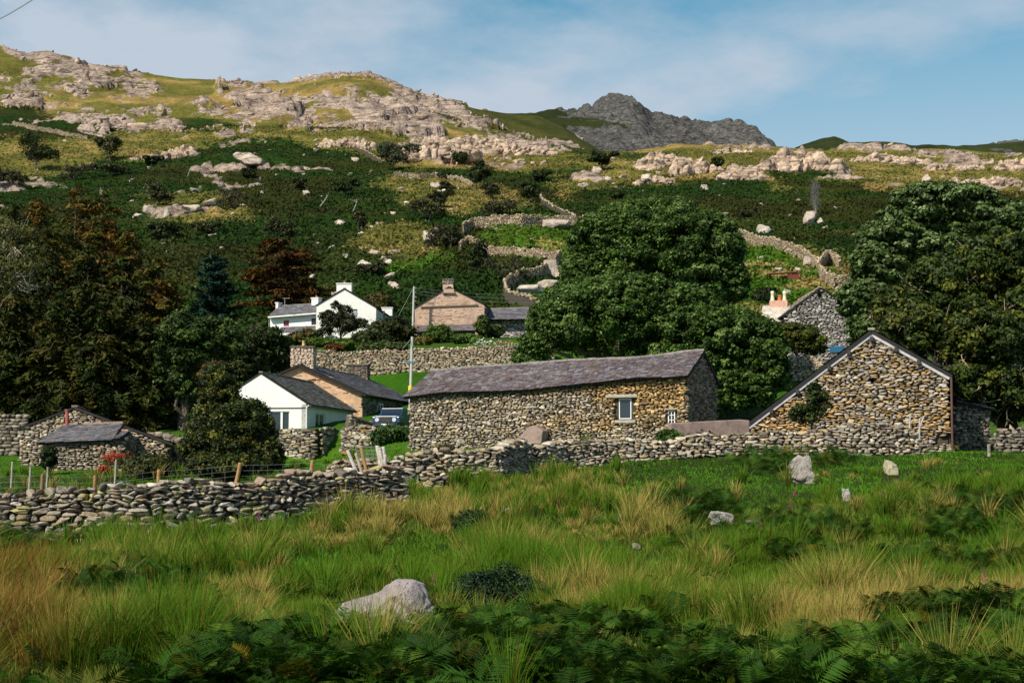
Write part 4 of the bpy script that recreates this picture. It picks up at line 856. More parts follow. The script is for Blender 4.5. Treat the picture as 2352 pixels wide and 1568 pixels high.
for du, col_, h_ in ((-.55, (.75, .68, .52), .85), (.08, (.5, .14, .05), .5), (.5, (.75, .68, .5), .85)):
    p_ = MB(); p_.lathe(Vector((c.x + du, c.y, W(0, 691, 135.6).z)), [(.2, 0), (.15, .3), (.13, h_ * .7), (.17, h_ * .75), (.14, h_), (.08, h_)], 12, col_); p_.build('chimney_pot', M_PAINTCOL, ch, True)
b_ = MB(); r = rect(pl, 1905, 1938, 795, 809); b_.box(pl.P((r[0] + r[1]) / 2, (r[2] + r[3]) / 2, .1), r[1] - r[0], .08, r[3] - r[2], pl.A, pl.N, Zv, (.03, .13, .25)); b_.build('blue_board', M_PAINTCOL, gf)
# ---- rusty shelter on the hill
p0 = hit(1838, 645, 180); q = Plane(1780, p0.y, 1842, p0.y - .5, 650); rs = empty('rusty_shelter', p0, 'small rusty red tin shelter on the slope above the grey farmhouse', 'shelter')
b_ = MB(); w_ = q.L; b_.box(Vector((p0.x - 1.0, p0.y, p0.z + .5)), 1.6, 1.4, .9, q.A, q.N, Zv, (.16, .035, .025)); b_.build('body', M_PAINTCOL, rs)
b_ = MB(); b_.box(Vector((p0.x - .8 - 1.9, p0.y, p0.z + 1.12)), 4.6, 1.5, .10, (q.A + Zv * .05).normalized(), q.N, Zv, (.22, .07, .04)); b_.build('roof', M_PAINTCOL, rs)
# ---- blue car
c0 = Vector((W(903, 978, 99).x + .1, 99, 2.28)); yaw = math.radians(12)
fx = Vector((math.sin(-yaw) * -1, 0, 0)); fwd = Vector((-math.sin(yaw), -math.cos(yaw), 0)); rgt = Vector((math.cos(yaw), -math.sin(yaw), 0))
car = empty('parked_car', c0, 'dark blue boxy four wheel drive parked behind the end of the long barn', 'car'); BL = (.02, .05, .11)
M_CAR = mat('car_paint', (.025, .06, .13), .3, 0, bump=0, spec=.6)
def cb(name, m, f, x, z, l, w_, h, col, bev=.03, parent=None, prof=None):
    b = MB(); b.box(c0 + fwd * f + rgt * x + Zv * z, l, w_, h, fwd, rgt, Zv, col); return b.build(name, m, parent or car, bevel=bev)
b = MB(); prof = [(2.0, .45), (2.0, 1.05), (1.95, 1.12), (.95, 1.2), (.6, 1.56), (-2.0, 1.58), (-2.05, .45)]
b.add([c0 + fwd * f + rgt * .72 + Zv * z for f, z in prof] + [c0 + fwd * f - rgt * .72 + Zv * z for f, z in prof], [tuple(range(7)), tuple(range(13, 6, -1))] + [(i, i + 7, (i + 1) % 7 + 7, (i + 1) % 7) for i in range(7)])
b.build('body', M_CAR, car, bevel=.05)
for s_ in (-1, 1):
    cb('wing', M_CAR, 1.45, s_ * .78, .85, 1.1, .24, .42, BL, .06)
    h_ = MB(); h_.tube([c0 + fwd * 1.98 + rgt * s_ * .55 + Zv * .86, c0 + fwd * 2.06 + rgt * s_ * .55 + Zv * .86], .13, 14, (.6, .62, .65)); h_.build('headlight', M_PAINTCOL, car)
    for f_ in (1.35, -1.3):
        w_ = MB(); w_.tube([c0 + fwd * f_ + rgt * s_ * .68 + Zv * .38, c0 + fwd * f_ + rgt * s_ * .9 + Zv * .38], .38, 18, (.02, .02, .02)); w_.build('wheel', M_DARKWOOD, car)
cb('grille', M_DARKWOOD, 2.02, 0, .87, .05, .72, .36, (.02, .02, .02), .01); cb('bumper', M_DARKWOOD, 2.1, 0, .52, .12, 1.6, .14, (.03, .03, .03)); cb('number_plate', M_WPAINT, 2.175, 0, .55, .02, .5, .12, (.8, .8, .8), 0)
ws = MB(); A1 = c0 + fwd * .93 + Zv * 1.26; A2 = c0 + fwd * .66 + Zv * 1.52; nn = Vector((0, 0, 1)).cross(rgt).normalized()
ws.add([A1 + rgt * .62 + fwd * .03, A1 - rgt * .62 + fwd * .03, A2 - rgt * .62 + fwd * .03, A2 + rgt * .62 + fwd * .03, A1 + rgt * .62, A1 - rgt * .62, A2 - rgt * .62, A2 + rgt * .62], [(0, 1, 2, 3), (7, 6, 5, 4), (0, 4, 5, 1), (1, 5, 6, 2), (2, 6, 7, 3), (3, 7, 4, 0)]); ws.build('windscreen', M_GLASS, car)
cb('roof', M_CAR, -.72, 0, 1.6, 2.55, 1.42, .07, (.6, .65, .7), .03)
# ---- poles and wires
M_POLE = mat('pale_pole', None, .8, 3, .85, 1.1, .3)
def pole(label, ub, vb, ut, vt, d, r, extra):
    a = W(ub, vb, d); t = W(ut, vt, d); o = empty('telephone_pole', a, label, 'pole'); a2 = Vector((a.x, a.y, min(gz(a.x, a.y) - .3, a.z - .2)))
    b = MB(); b.tube([a2, a, t], [r * 1.25, r * 1.2, r], 12, (.50, .49, .47)); b.build('shaft', M_POLE, o); extra(o, a, t); return o
def ex1(o, a, t):
    b = MB(); c = W(944, 831, 105); b.box(c, .75, .25, .08, col=(.1, .25, .4)); b.build('bracket', M_PAINTCOL, o)
    b = MB(); c = W(943, 896, 105); b.tube([c - Zv * .3, c + Zv * .3], .16, 12, (.85, .6, .05)); b.build('yellow_band', M_PAINTCOL, o)
p1 = pole('tall pale pole with a yellow band just left of the long barn roof', 942, 935, 947, 773, 105, .09, ex1)
def ex2(o, a, t):
    b = MB()
    for i in range(4): b.box(t - Zv * (.15 + i * .5) + Vector((.16, 0, 0)), .22, .08, .08, col=(.3, .3, .3))
    b.build('insulators', M_PAINTCOL, o)
p2 = pole('tall pale pole standing at the left side of the pink gable house', 948, 760, 951, 658, 176, .11, ex2)
M_WIRE = mat('wire', (.30, .33, .33), .6, 0, bump=0)
def wire(label, a, b, sag, r=.02, cat='wire', name='overhead_wire', group=None):
    a = Vector(a); b = Vector(b); mb = MB(); mb.tube([a.lerp(b, i / 10) - Zv * (sag * 4 * (i / 10) * (1 - i / 10)) for i in range(11)], r, 5); return tag(mb.build(name, M_WIRE), label, cat, group)
wire('thin stay wire slanting down left from the upper pole', W(950, 660, 176), W(905, 745, 168), .0, .018)
for k, (v1, v2, l_) in enumerate(((660, 668, 'top one of the thin wires running right from the upper pole'), (667, 677, 'middle one of the thin wires running right from the upper pole'), (674, 688, 'lowest one of the thin wires running right from the upper pole'))):
    wire(l_, W(952, v1, 176), W(1290, v2 + 4, 190), .5, .012)
wire('short guy wire beside the lower pole', W(945, 778, 105), W(925, 800, 104), 0, .02)
wire('cable end crossing the sky at the top left corner', W(-40, 62, 60), W(110, -25, 60), .1, .025)
# ---- posts
M_WOOD = mat('weathered_timber', None, .85, 12, .6, 1.25, .6, 30)
def post(label, ub, vb, ut, vt, d, r, col, name='fence_post', group=None, cat='post'):
    a = W(ub, vb, d); t = W(ut, vt, d); dr_ = (t - a).normalized(); b = MB(); g = a - dr_ * .35
    b.tube([g, a, a.lerp(t, .5) + Vector((random.uniform(-.01, .01), 0, 0)), t - dr_ * .02, t], [r, r, r * .97, r * .95, r * .8], 9, col); return tag(b.build(name, M_WOOD), label, cat, group)
OC = (.42, .24, .10); GC = (.55, .50, .44)
post('dark upright post at the left end behind the foreground wall', 96, 1132, 98, 1088, 36, .045, (.25, .15, .08)); post('second stubby post behind the foreground wall, near the red flowers', 217, 1132, 219, 1091, 36.5, .045, (.36, .2, .09))
post('short orange post behind the foreground wall before the dark bush', 364, 1112, 365, 1078, 37, .045, OC); post('orange post leaning right in front of the dark bush', 541, 1114, 552, 1062, 37.5, .05, OC); post('orange post leaning right in the gap right of the dark bush', 711, 1110, 718, 1057, 38, .05, OC)
fw = [W(-60, 1092, 35.9), W(96, 1092, 36), W(217, 1096, 36.5), W(364, 1082, 37), W(547, 1068, 37.5), W(716, 1062, 38), W(790, 1070, 38.6)]
fr_ = empty('wire_fence', W(96, 1125, 36), 'sagging sheep netting strung along the posts behind the foreground wall', 'fence')
for k in range(5):
    b = MB()
    for i in range(len(fw) - 1):
        dz = Zv * (-.13 * k); b.tube([fw[i] + dz, fw[i].lerp(fw[i + 1], .5) + dz - Zv * .02, fw[i + 1] + dz], 0.0022, 4, cap=False)
    b.build('strand', M_WIRE, fr_)
b = MB()
for i in range(len(fw) - 1):
    n = int((fw[i + 1] - fw[i]).length / .3)
    for j in range(n): p = fw[i].lerp(fw[i + 1], j / n); b.tube([p, p - Zv * .52], 0.0015, 4, cap=False)
b.build('netting', M_WIRE, fr_)
for lab, ub, vb, ut, vt, rr, col_ in (('white stake leaning left, leftmost of the bundle on the wall end', 820, 1086, 798, 1033, .045, (.66, .62, .58)), ('thin tan stake, second from the left on the wall end', 832, 1088, 817, 1040, .04, (.5, .4, .3)), ('tall orange stake in the middle of the bundle', 844, 1089, 829, 1025, .045, OC),
                                  ('thick white stake just right of the wire netting roll', 877, 1092, 866, 1023, .05, (.62, .56, .5)), ('white stake leaning left behind the rightmost one', 884, 1092, 872, 1027, .045, GC), ('rightmost white stake of the bundle', 886, 1092, 880, 1026, .05, (.64, .6, .54)), ('short pale stake at the right edge of the bundle', 884, 1092, 885, 1044, .045, GC)):
    post(lab, ub, vb, ut, vt, 38.32 + random.uniform(-.08, .08), rr, col_, 'stake', cat='stake')
post('rusty red iron bar leaning right beside the stakes', 773, 1078, 784, 1051, 38.6, .03, (.22, .05, .03), 'iron_bar', cat='iron bar')
post('curved rusty bracket behind the red iron bar', 796, 1078, 785, 1055, 38.8, .025, (.10, .05, .04), 'iron_bar', cat='iron bar')
nr_ = MB(); c = W(852, 1072, 39.2)
for k in range(16):
    a0 = math.pi * 2 * k / 16
    nr_.tube([c + Vector((.28 * math.cos(a0), .2 * math.sin(a0), -.25)), c + Vector((.3 * math.cos(a0), .22 * math.sin(a0), .45 + .1 * math.sin(k))) + Vector((-.1, 0, 0))], .004, 4, cap=False)
for z_ in np.linspace(-.25, .5, 9):
    for rr in (.24, .3): nr_.tube([c + Vector((rr * math.cos(a) - .08 * z_, rr * .7 * math.sin(a), z_)) for a in np.linspace(0, 2 * math.pi, 17)], .005, 4, cap=False)
tag(nr_.build('netting_roll', M_WIRE), 'loose roll of wire netting between the stakes', 'wire netting')
for lab, u, vb, vt, d, rr in (('thin white post standing on the wall below the sapling', 1978, 1045 - 4, 1012, 55, .03), ('tallest pale post on the wall before the gabled barn', 2091, 1010, 1004, 55, .03)): pass
for lab, u, vb, vt, ut in (('pale stick on the wall directly below the sapling', 1978, 1052, 1027, 1979), ('pale stick third from the right on the wall before the gabled barn', 2058, 1046, 1027, 2058), ('slim white stake second from the right on the wall', 2089, 1045, 1005, 2091), ('slim white stake nearest the barn corner', 2112, 1045, 1010, 2112)):
    k = .978; post(lab, u * 1.0 - 0, vb - 50, ut, vt - 50, 55.1, .03, (.5, .47, .42), 'stake', cat='stake')
post('slanting pale stake leaning on the wall before the gabled barn', 2112, 985, 2122, 957, 55.1, .03, (.5, .47, .42), 'stake', cat='stake')
post('bleached gate stump at the foot of the gabled barn corner', 2272 - 0, 1045, 2271, 1020, 54.5, .06, (.35, .31, .26), 'gate_stump', cat='stump')
for lab, u, vb, vt in (('short grey stake on the wall before the concrete wall', 1688, 1022, 1000), ('grey stake left of the concrete wall', 1596, 1016, 996)): post(lab, u, vb, u + 2, vt, 55, .04, (.4, .36, .3), 'stake', cat='stake')
for lab, u, vt in (('thin grey post far left beyond the foreground wall', 27, 1060), ('leaning thin grey post just right of the far left one', 68, 1072), ('thin grey post in front of the shed corner', 108, 1072), ('tall brown post beside the red flowers', 265, 1055)): post(lab, u, vt + 35, u + 2, vt, 50, .035, (.4, .36, .3), 'fence_post')
# ---------------------------------------------------------------- boulders and outcrops
M_BOULD = mat('pale_boulder', None, .9, 2.2, .55, 1.25, 1.0, 7, .12, stain=(.17, .14, .12), st_scale=4.5, st_lo=.54, st_hi=.64)
M_HROCK = mat('fell_rock', None, .92, 1.1, .6, 1.25, 1.0, 2.2, .35, strata=.7)
_rb = np.random.default_rng(11); SH5 = stone_shapes(5, 5, .75, .22, _rb, 9); SH4 = stone_shapes(4, 8, .7, .2, _rb, 10); SHR = stone_shapes(3, 20, .6, .22, _rb, 9)
def rock_obj(name, c, ax, ay, az, col, shapes, k, m, parent=None, rough=.05, fr=6):
    V = shapes[0][k % len(shapes[0])].copy(); V = V * (1 + rough * fbm(V[:, 0] * fr * .5, V[:, 1] * fr * .5, V[:, 2] * fr * .5 + k, 4)[:, None])
    V = V @ np.array([ax, ay, az], float)
    o = mesh_np(name, V, shapes[1], m, np.tile(np.array(col, float), (len(V), 1)), parent, True); o.location = c; return o
def boulder(label, u, vb, w, h, col=(.52, .46, .43), dmin=3, k=None, tilt=0, dep=.7, shapes=None, m=None, name='boulder', group=None, sink=.35):
    p = hit(u, vb, dmin); s = p.y / F; W2 = w * s / 2; H2 = h * s / (2 - sink); t = math.radians(tilt)
    A = Vector((math.cos(t), 0, math.sin(t))); Cz = Vector((-math.sin(t), .15, math.cos(t)))
    k = random.randrange(20) if k is None else k
    o = rock_obj(name, p + Zv * (H2 * (1 - sink)), A * W2 * 1.08, Vector((0, W2 * dep * 1.1, 0)), Cz * H2 * 1.1, col, shapes or (SH4 if p.y < 100 else SHR), k, m or (M_BOULD if p.y < 100 else M_HROCK))
    return tag(o, label, 'boulder', group)
# the big foreground boulder: shaped by hand
V, Ff = _ico(6)
def shape_big(V):
    V = V / np.maximum(np.abs(V).max(1, keepdims=True), 1e-6) * .55 + V * .45; x, y, z = V[:, 0], V[:, 1], V[:, 2]
    top = np.interp(x, [-1, -.85, -.5, -.15, .1, .35, .5, .75, .9, 1], [.28, .36, .50, .62, .86, 1.06, 1.12, 1.06, .80, .55])
    zz = np.where(z > 0, z * top * 1.02, z * .5); yy = y * (.75 + .25 * x) - .25 * np.maximum(x - .3, 0) * (z < .5); P = np.stack([x, yy, zz], 1)
    for nx, ny, nz, h in ((.75, -.55, .35, .80), (-.35, -.6, .72, .62), (.15, -.95, .25, .66), (-.7, -.3, .65, .72), (.2, .1, .97, .98), (.95, .1, .3, .93)):
        n_ = np.array([nx, ny, nz]); n_ /= np.linalg.norm(n_); k = P @ n_; P = P - np.maximum(k - h, 0)[:, None] * n_ * .92
    crack = -.05 * np.exp(-((P[:, 0] - .38 + .12 * P[:, 2] + .04 * fbm(P[:, 2] * 4, P[:, 1] * 4, 1.0, 3)) / .025) ** 2); P[:, 1] -= crack
    return P * (1 + .045 * fbm(x * 2.4, y * 2.4, z * 2.4 + 3, 5)[:, None]) + .022 * np.stack([fbm(x * 9, y * 9, z * 9 + s, 4) for s in (0, 5, 9)], 1)
pb = hit(885, 1440, 10); s_ = pb.y / F
o = mesh_np('boulder', shape_big(_ico(6)[0]) * np.array([122 * s_, .5, 88 * s_]), Ff, M_BOULD, np.tile(np.array([.50, .43, .44]), (len(V), 1)), None, True); o.location = pb + Vector((0, .1, .09)); tag(o, 'largest pale pinkish boulder in the foreground bracken', 'boulder')
boulder('tall grey boulder standing in the grass at the right', 1835, 1110, 54, 60, (.44, .40, .36), tilt=8, k=1, dep=.8, sink=.2); boulder('small lichened knobbly rock on the green mound at the right', 2046, 1090, 30, 36, (.50, .45, .30), k=2)
boulder('little white rock between the ferns at the right', 1944, 1150, 28, 24, (.55, .52, .49), k=3); boulder('flat pale rock lying in the grass right of centre', 1658, 1205, 64, 30, (.52, .49, .45), k=4, tilt=5)
boulder('small flat rock just right of the flat pale one', 1730, 1212, 40, 16, (.45, .38, .32), k=5); boulder('grey blue rock at the bottom left in the ferns', 195, 1515, 62, 52, (.36, .37, .40), k=6, tilt=-18)
boulder('tiny pale stone in the rushes left of centre', 795, 1232, 26, 16, (.5, .44, .38), k=7); boulder('thin slab of rock poking from the rushes at the right of centre', 1645, 1330, 42, 14, (.42, .35, .3), k=2, tilt=-20)
boulder('small stone beside the tan tussock in the middle field', 1424, 1205, 16, 18, (.42, .41, .42), k=3); boulder('small stone half hidden near the middle of the field', 1462, 1262, 22, 12, (.5, .45, .4), k=4)
boulder('small rock above the dark clump in the middle field', 1165, 1180, 26, 14, (.5, .42, .36), k=5); boulder('pale flat stone at the foot of the long barn', 1150, 1010, 40, 16, (.5, .44, .36), 66, k=6)
HB = [('rounded boulder on the dark slope above the white farmhouse', 838, 614, 28, 15), ('cream boulder high right of the white farmhouse chimney', 895, 640, 20, 13), ('flat boulder below the cream one above the farmhouse', 905, 663, 26, 12), ('long flat boulder near the little wall remains on the dark slope', 893, 605, 18, 9),
      ('pinkish boulder just left of the farmhouse chimney', 771, 688, 16, 14), ('pair of pale stones among the bracken above the farmhouse', 860, 586, 26, 10), ('small stone left of the hawthorn above the farmhouse', 905, 585, 24, 9),
      ('large pale triangular boulder below the bare birch', 1858, 516, 28, 25), ('smaller boulder right of the triangular one below the birch', 1884, 517, 16, 14), ('pale boulder on the top of the right hand fell wall', 1757, 537, 28, 16), ('lone stone in the dark bracken above the big sycamore', 1618, 436, 16, 11),
      ('whitish boulder at the top of the meadow wall', 1280, 525, 60, 20), ('pinkish boulder left of the twin hawthorns', 985, 555, 24, 20), ('big grey boulder in the bend of the winding wall', 1268, 640, 32, 34), ('long slab below the bend of the winding wall', 1265, 662, 50, 15), ('ledge of pale rock inside the winding wall', 1225, 680, 60, 18), ('small pale rock in the winding wall field', 1300, 680, 24, 12),
      ('pale round stone at the left above the larches', 345, 491, 26, 16), ('small round stone right of the pale one', 382, 497, 14, 12), ('wide pale rock in the tan patch at the left', 440, 488, 40, 16), ('small rock near the left tan patch', 317, 500, 20, 10), ('flat rocks at the head of the left tan patch', 480, 475, 30, 10),
      ('pale scree patch in the bracken at the upper left', 572, 384, 66, 20), ('lone pale rock on the bracken left of the hawthorn', 818, 370, 18, 8), ('white rock near the leaning thorn high on the slope', 705, 447, 16, 8), ('rounded boulder below the rocky knoll in the middle', 1370, 398, 22, 14),
      ('brown boulder on the light slope above the big sycamore', 1340, 432, 20, 11), ('boulder beside the round outcrop at the right', 1482, 420, 24, 16), ('cone shaped boulder right of the big tilted outcrop', 2128, 425, 24, 22), ('pink stone at the foot of the light grass above the meadow', 1318, 502, 12, 10), ('stone beside the dark hawthorn on the slope', 1000, 430, 22, 10),
      ('grey boulder on the slope below the right hand fell wall', 1857, 612, 22, 20), ('small grey stone above the rusty shelter', 1832, 625, 12, 9), ('grey rock by the chimney of the grey farmhouse', 1808, 682, 20, 12)]
for i, (lab, u, v, w, h) in enumerate(HB): boulder(lab, u, v, w * 1.08, h * 1.15, (.56, .46, .38) if i % 3 else (.64, .56, .47), 185, k=i, tilt=random.uniform(-10, 10))
# scattered small stones: copies of a few
proto = []
for k in range(6):
    o = rock_obj('fell_stone', Vector((0, 0, 0)), Vector((1, 0, 0)), Vector((0, .7, 0)), Vector((0, 0, .6)), (.60, .50, .43), SHR, k, M_HROCK); proto.append(o)
_q = random.Random(4); cnt = 0; zones = [((230, 760), (330, 700), 60), ((760, 1300), (340, 600), 70), ((1300, 1700), (360, 520), 35), ((1640, 2352), (385, 560), 30), ((0, 330), (320, 420), 14), ((600, 1000), (325, 350), 18), ((1690, 1960), (570, 690), 16)]
for (ua, ub), (va, vb_), n in zones:
    for _ in range(int(n * .7)):
        u = _q.uniform(ua, ub); v = _q.uniform(va, vb_); p = hit(u, v, 195); k = _q.randrange(6)
        o = proto[k] if cnt < 6 and False else proto[k].copy(); COL.objects.link(o); sz = _q.uniform(.35, .9) * (1 if _q.random() < .8 else 1.7)
        o.location = p + Zv * sz * .1; o.scale = (sz, sz, sz * _q.uniform(.7, 1.1)); o.rotation_euler = (0, _q.uniform(-.3, .3), _q.uniform(0, 6)); tag(o, 'small pale stone scattered in the bracken and grass of the fell', 'stone', 'small stones scattered over the fell'); cnt += 1
for o in proto: bpy.data.objects.remove(o)
# outcrops: tilted blocks of broken rock bedded in the slope
def outcrop(label, u0, u1, vt, vb, n, lean=35, col=(.54, .43, .36), dmin=300, prof=None, cs=None, flat=1.0):
    st = Stones(SHR); a = hit((u0 + u1) / 2, vb, dmin); s = a.y / F; root_y = a.y; H = (vb - vt) * s; base_c = a
    for i in range(n):
        f = random.random(); u = u0 + (u1 - u0) * f; g = random.random() ** .8
        hp = np.interp(f, *zip(*(prof or [(0, .35), (.2, .8), (.5, 1), (.8, .75), (1, .3)]))); hz = H * hp * g
        x = float(ray(u, vb)[0]) * root_y; y = root_y + g * 6 * hp * s * F / 450 + random.uniform(-1, 1); z = max(gz(x, y), a.z - .5) * .35 + (a.z + hz) * .65 if hz > 0 else gz(x, y)
        z = min(max(z, gz(x, y) - .2), a.z + H * hp)
        sz = (cs or 1.0) * random.uniform(.6, 1.3) * H * .26 + .25; z -= sz * .6; l = math.radians(lean + random.gauss(0, 6)); L_ = Vector((math.cos(l), random.uniform(-.2, .2), math.sin(l)))
        A_ = Vector((-math.sin(l), 0, math.cos(l))); S_dim = random.uniform(.9, 1.35) * flat
        st.add((x, y, z), L_ * sz * S_dim, Vector((0, sz * 1.2, 0)), A_ * sz * random.uniform(.65, 1.0), pick([col, tuple(c * .82 for c in col), tuple(c * 1.1 for c in col)], .1), .2)
    o = st.build('rock_outcrop', M_HROCK, None); return tag(o, label, 'rock outcrop')
OUT = [('big pale outcrop of slabs tilted up to the right on the right hand skyline', 1752, 1935, 324, 393, 130, 52), ('long bumpy outcrop right of the big tilted one', 1955, 2135, 336, 376, 90, 30), ('pink ribbed outcrop with a dark bush at its right end', 1550, 1655, 346, 400, 80, 75), ('pale knoll rising just right of the grey peak', 1470, 1570, 326, 384, 70, 40),
       ('low ribbed outcrop falling right of the dark bush', 1662, 1762, 362, 412, 70, -35), ('round topped pink outcrop sunk in the bracken', 1462, 1552, 392, 422, 45, 20), ('small outcrop on the skyline below the end of the grey peak', 1640, 1725, 326, 352, 40, 20), ('broken pale crag band below the pink summit', 905, 1090, 290, 352, 150, 50),
       ('domed pink crag in the middle of the fell', 1050, 1180, 292, 354, 110, 45), ('long crag sloping down right to the bracken', 1160, 1275, 318, 356, 80, 25), ('pink square faced outcrop at the left of the fell', 375, 450, 322, 362, 55, 80), ('small brown outcrop left of the pink square faced one', 300, 372, 342, 368, 40, 30), ('ribbed grey outcrop on the light grass band', 735, 855, 302, 340, 80, 70),
       ('pale outcrop low at the far right edge', 2180, 2400, 394, 425, 70, 12), ('outcrop on the far right skyline', 2130, 2260, 362, 392, 50, 15), ('small outcrop among the light grass above the sycamore', 1355, 1410, 344, 368, 24, 30), ('row of low rocks at the foot of the domed crag', 1085, 1250, 352, 372, 40, 15), ('low rocks at the far right below the ridge', 2290, 2400, 350, 392, 60, 70)]
for lab, u0, u1, vt, vb, n, ln in OUT: outcrop(lab, u0, u1, vt, vb, int(n * .9), ln)
# broken rock covering the craggy top: far too many to count
st = Stones(SH2); sh_ = (ROCK > .6) & (DD > 520) & (DD < 812); ii = np.argwhere(sh_); w_ = np.random.default_rng(8); sel = ii[w_.choice(len(ii), 500, replace=False)]
for i, j in sel:
    if not (-60 < VU[i, j] < 2420): continue
    sz = w_.gamma(1.6, .34) + .3; l = math.radians(w_.normal(40, 16)); Lx = Vector((math.cos(l), -.2, math.sin(l))); Ax = Vector((-math.sin(l), 0, math.cos(l)))
    st.add((XX[i, j], DD[i, j], Z[i, j] - sz * .15), Lx * sz * w_.uniform(1, 1.7), Vector((0, sz * 1.1, 0)), Ax * sz * w_.uniform(.4, .8), pick([(.52, .41, .34), (.42, .33, .28), (.60, .48, .40), (.34, .27, .23)], .12), .3)
tag(st.build('broken_rock', M_HROCK), 'broken pink rock strewn over the craggy top of the fell', 'rock', kind='stuff')
# ---------------------------------------------------------------- trees and shrubs
M_LEAF = mat('leaves', None, .55, 0, bump=0, trans=.18, spec=.22)
M_NEEDLE = mat('needles', None, .7, 0, bump=0, trans=.12, spec=.15)
M_BARK = mat('bark', None, .9, 10, .6, 1.3, .7, 30)
def unit(n, rng): v = rng.normal(size=(n, 3)); return v / np.linalg.norm(v, axis=1, keepdims=True)
def leaf_cards(P, Nn, size, col, rng, aspect=.55, fold=.0):
    """one pointed leaf (diamond) at every point"""
    n = len(P); R = unit(n, rng); T = np.cross(Nn, R); T /= np.linalg.norm(T, axis=1, keepdims=True) + 1e-9; Bv = np.cross(Nn, T)
    s = np.asarray(size)[:, None] if np.ndim(size) else size
    V = np.stack([P - T * s, P + Bv * s * aspect + Nn * s * .15, P + T * s, P - Bv * s * aspect + Nn * s * .15], 1).reshape(-1, 3)
    return V, np.arange(4 * n).reshape(n, 4), np.repeat(col, 4, 0)
def crown(lobes, n, size, pal, rng, sub=14, subr=(.22, .38), shell=.35, up=.35, hole=.0, squash=.8, surf=.62):
    """lobes: (centre, radii); leaves sit on small clumps over each lobe"""
    vol = np.array([l[1][0] * l[1][2] + l[1][0] * l[1][1] for l in lobes]); cnt = (n * vol / vol.sum()).astype(int); Ps = []; Ns = []; Cs = []; pal = np.array(pal)
    for (c, r), k in zip(lobes, cnt):
        c = np.array(c, float); r = np.array(r, float); ns = max(5, int(sub)); d = unit(ns * 2, rng); d[:, 2] = np.where(d[:, 2] < -.45, -d[:, 2], d[:, 2])
        ctr = c + d * r * rng.uniform(surf, .97, (len(d), 1)); rr = r.mean() * rng.uniform(*subr, len(d)); tint = rng.uniform(.65, 1.3, len(d)); pi = rng.integers(0, len(pal), len(d))
        m = int(k); which = rng.integers(0, len(d), m); dd = unit(m, rng); dd[:, 2] = np.where(rng.random(m) < .4, np.abs(dd[:, 2]), dd[:, 2])
        rad = rr[which] * (1 - (shell + .2) * rng.random(m) ** 1.3); rad = np.where(rng.random(m) < .10, rr[which] * rng.uniform(1.0, 1.55, m), rad); P = ctr[which] + dd * rad[:, None] * np.array([1.15, 1.15, squash])
        Nn = dd + np.array([0, 0, up]) + rng.normal(0, .45, (m, 3)); Nn /= np.linalg.norm(Nn, axis=1, keepdims=True)
        cc = pal[pi[which]] * tint[which][:, None] * rng.uniform(.75, 1.3, (m, 1)); swap = rng.random(m) < .25; cc[swap] = pal[rng.integers(0, len(pal), swap.sum())]
        Ps.append(P); Ns.append(Nn); Cs.append(cc)
        m2 = int(k * .18); q = unit(m2, rng) * rng.random((m2, 1)) ** .4; Ps.append(c + q * r * .78); Ns.append(unit(m2, rng)); Cs.append(np.tile(pal[0] * .8, (m2, 1)))
    P = np.concatenate(Ps); Nn = np.concatenate(Ns); Cc = np.concatenate(Cs)
    return leaf_cards(P, Nn, size * rng.uniform(.6, 1.35, len(P)), Cc, rng)
def limbs(mb, base, tops, r0, col, fork=.35, kink=.12, n=5, rng=random, sides=6):
    for t in tops:
        f = base.lerp(t, fork * rng.uniform(.4, 1.2)); f = Vector((base.x + (f.x - base.x) * .4, base.y + (f.y - base.y) * .4, f.z)); pts = [f]
        for i in range(1, n + 1):
            q = f.lerp(t, i / n); l = (t - f).length * kink; pts.append(q + Vector((rng.gauss(0, l * .4), rng.gauss(0, l * .4), rng.gauss(0, l * .3))) * (0 if i == n else 1))
        mb.tube(pts, [r0 * .45 * (1 - .8 * i / n) for i in range(n + 1)], sides, col, cap=False)
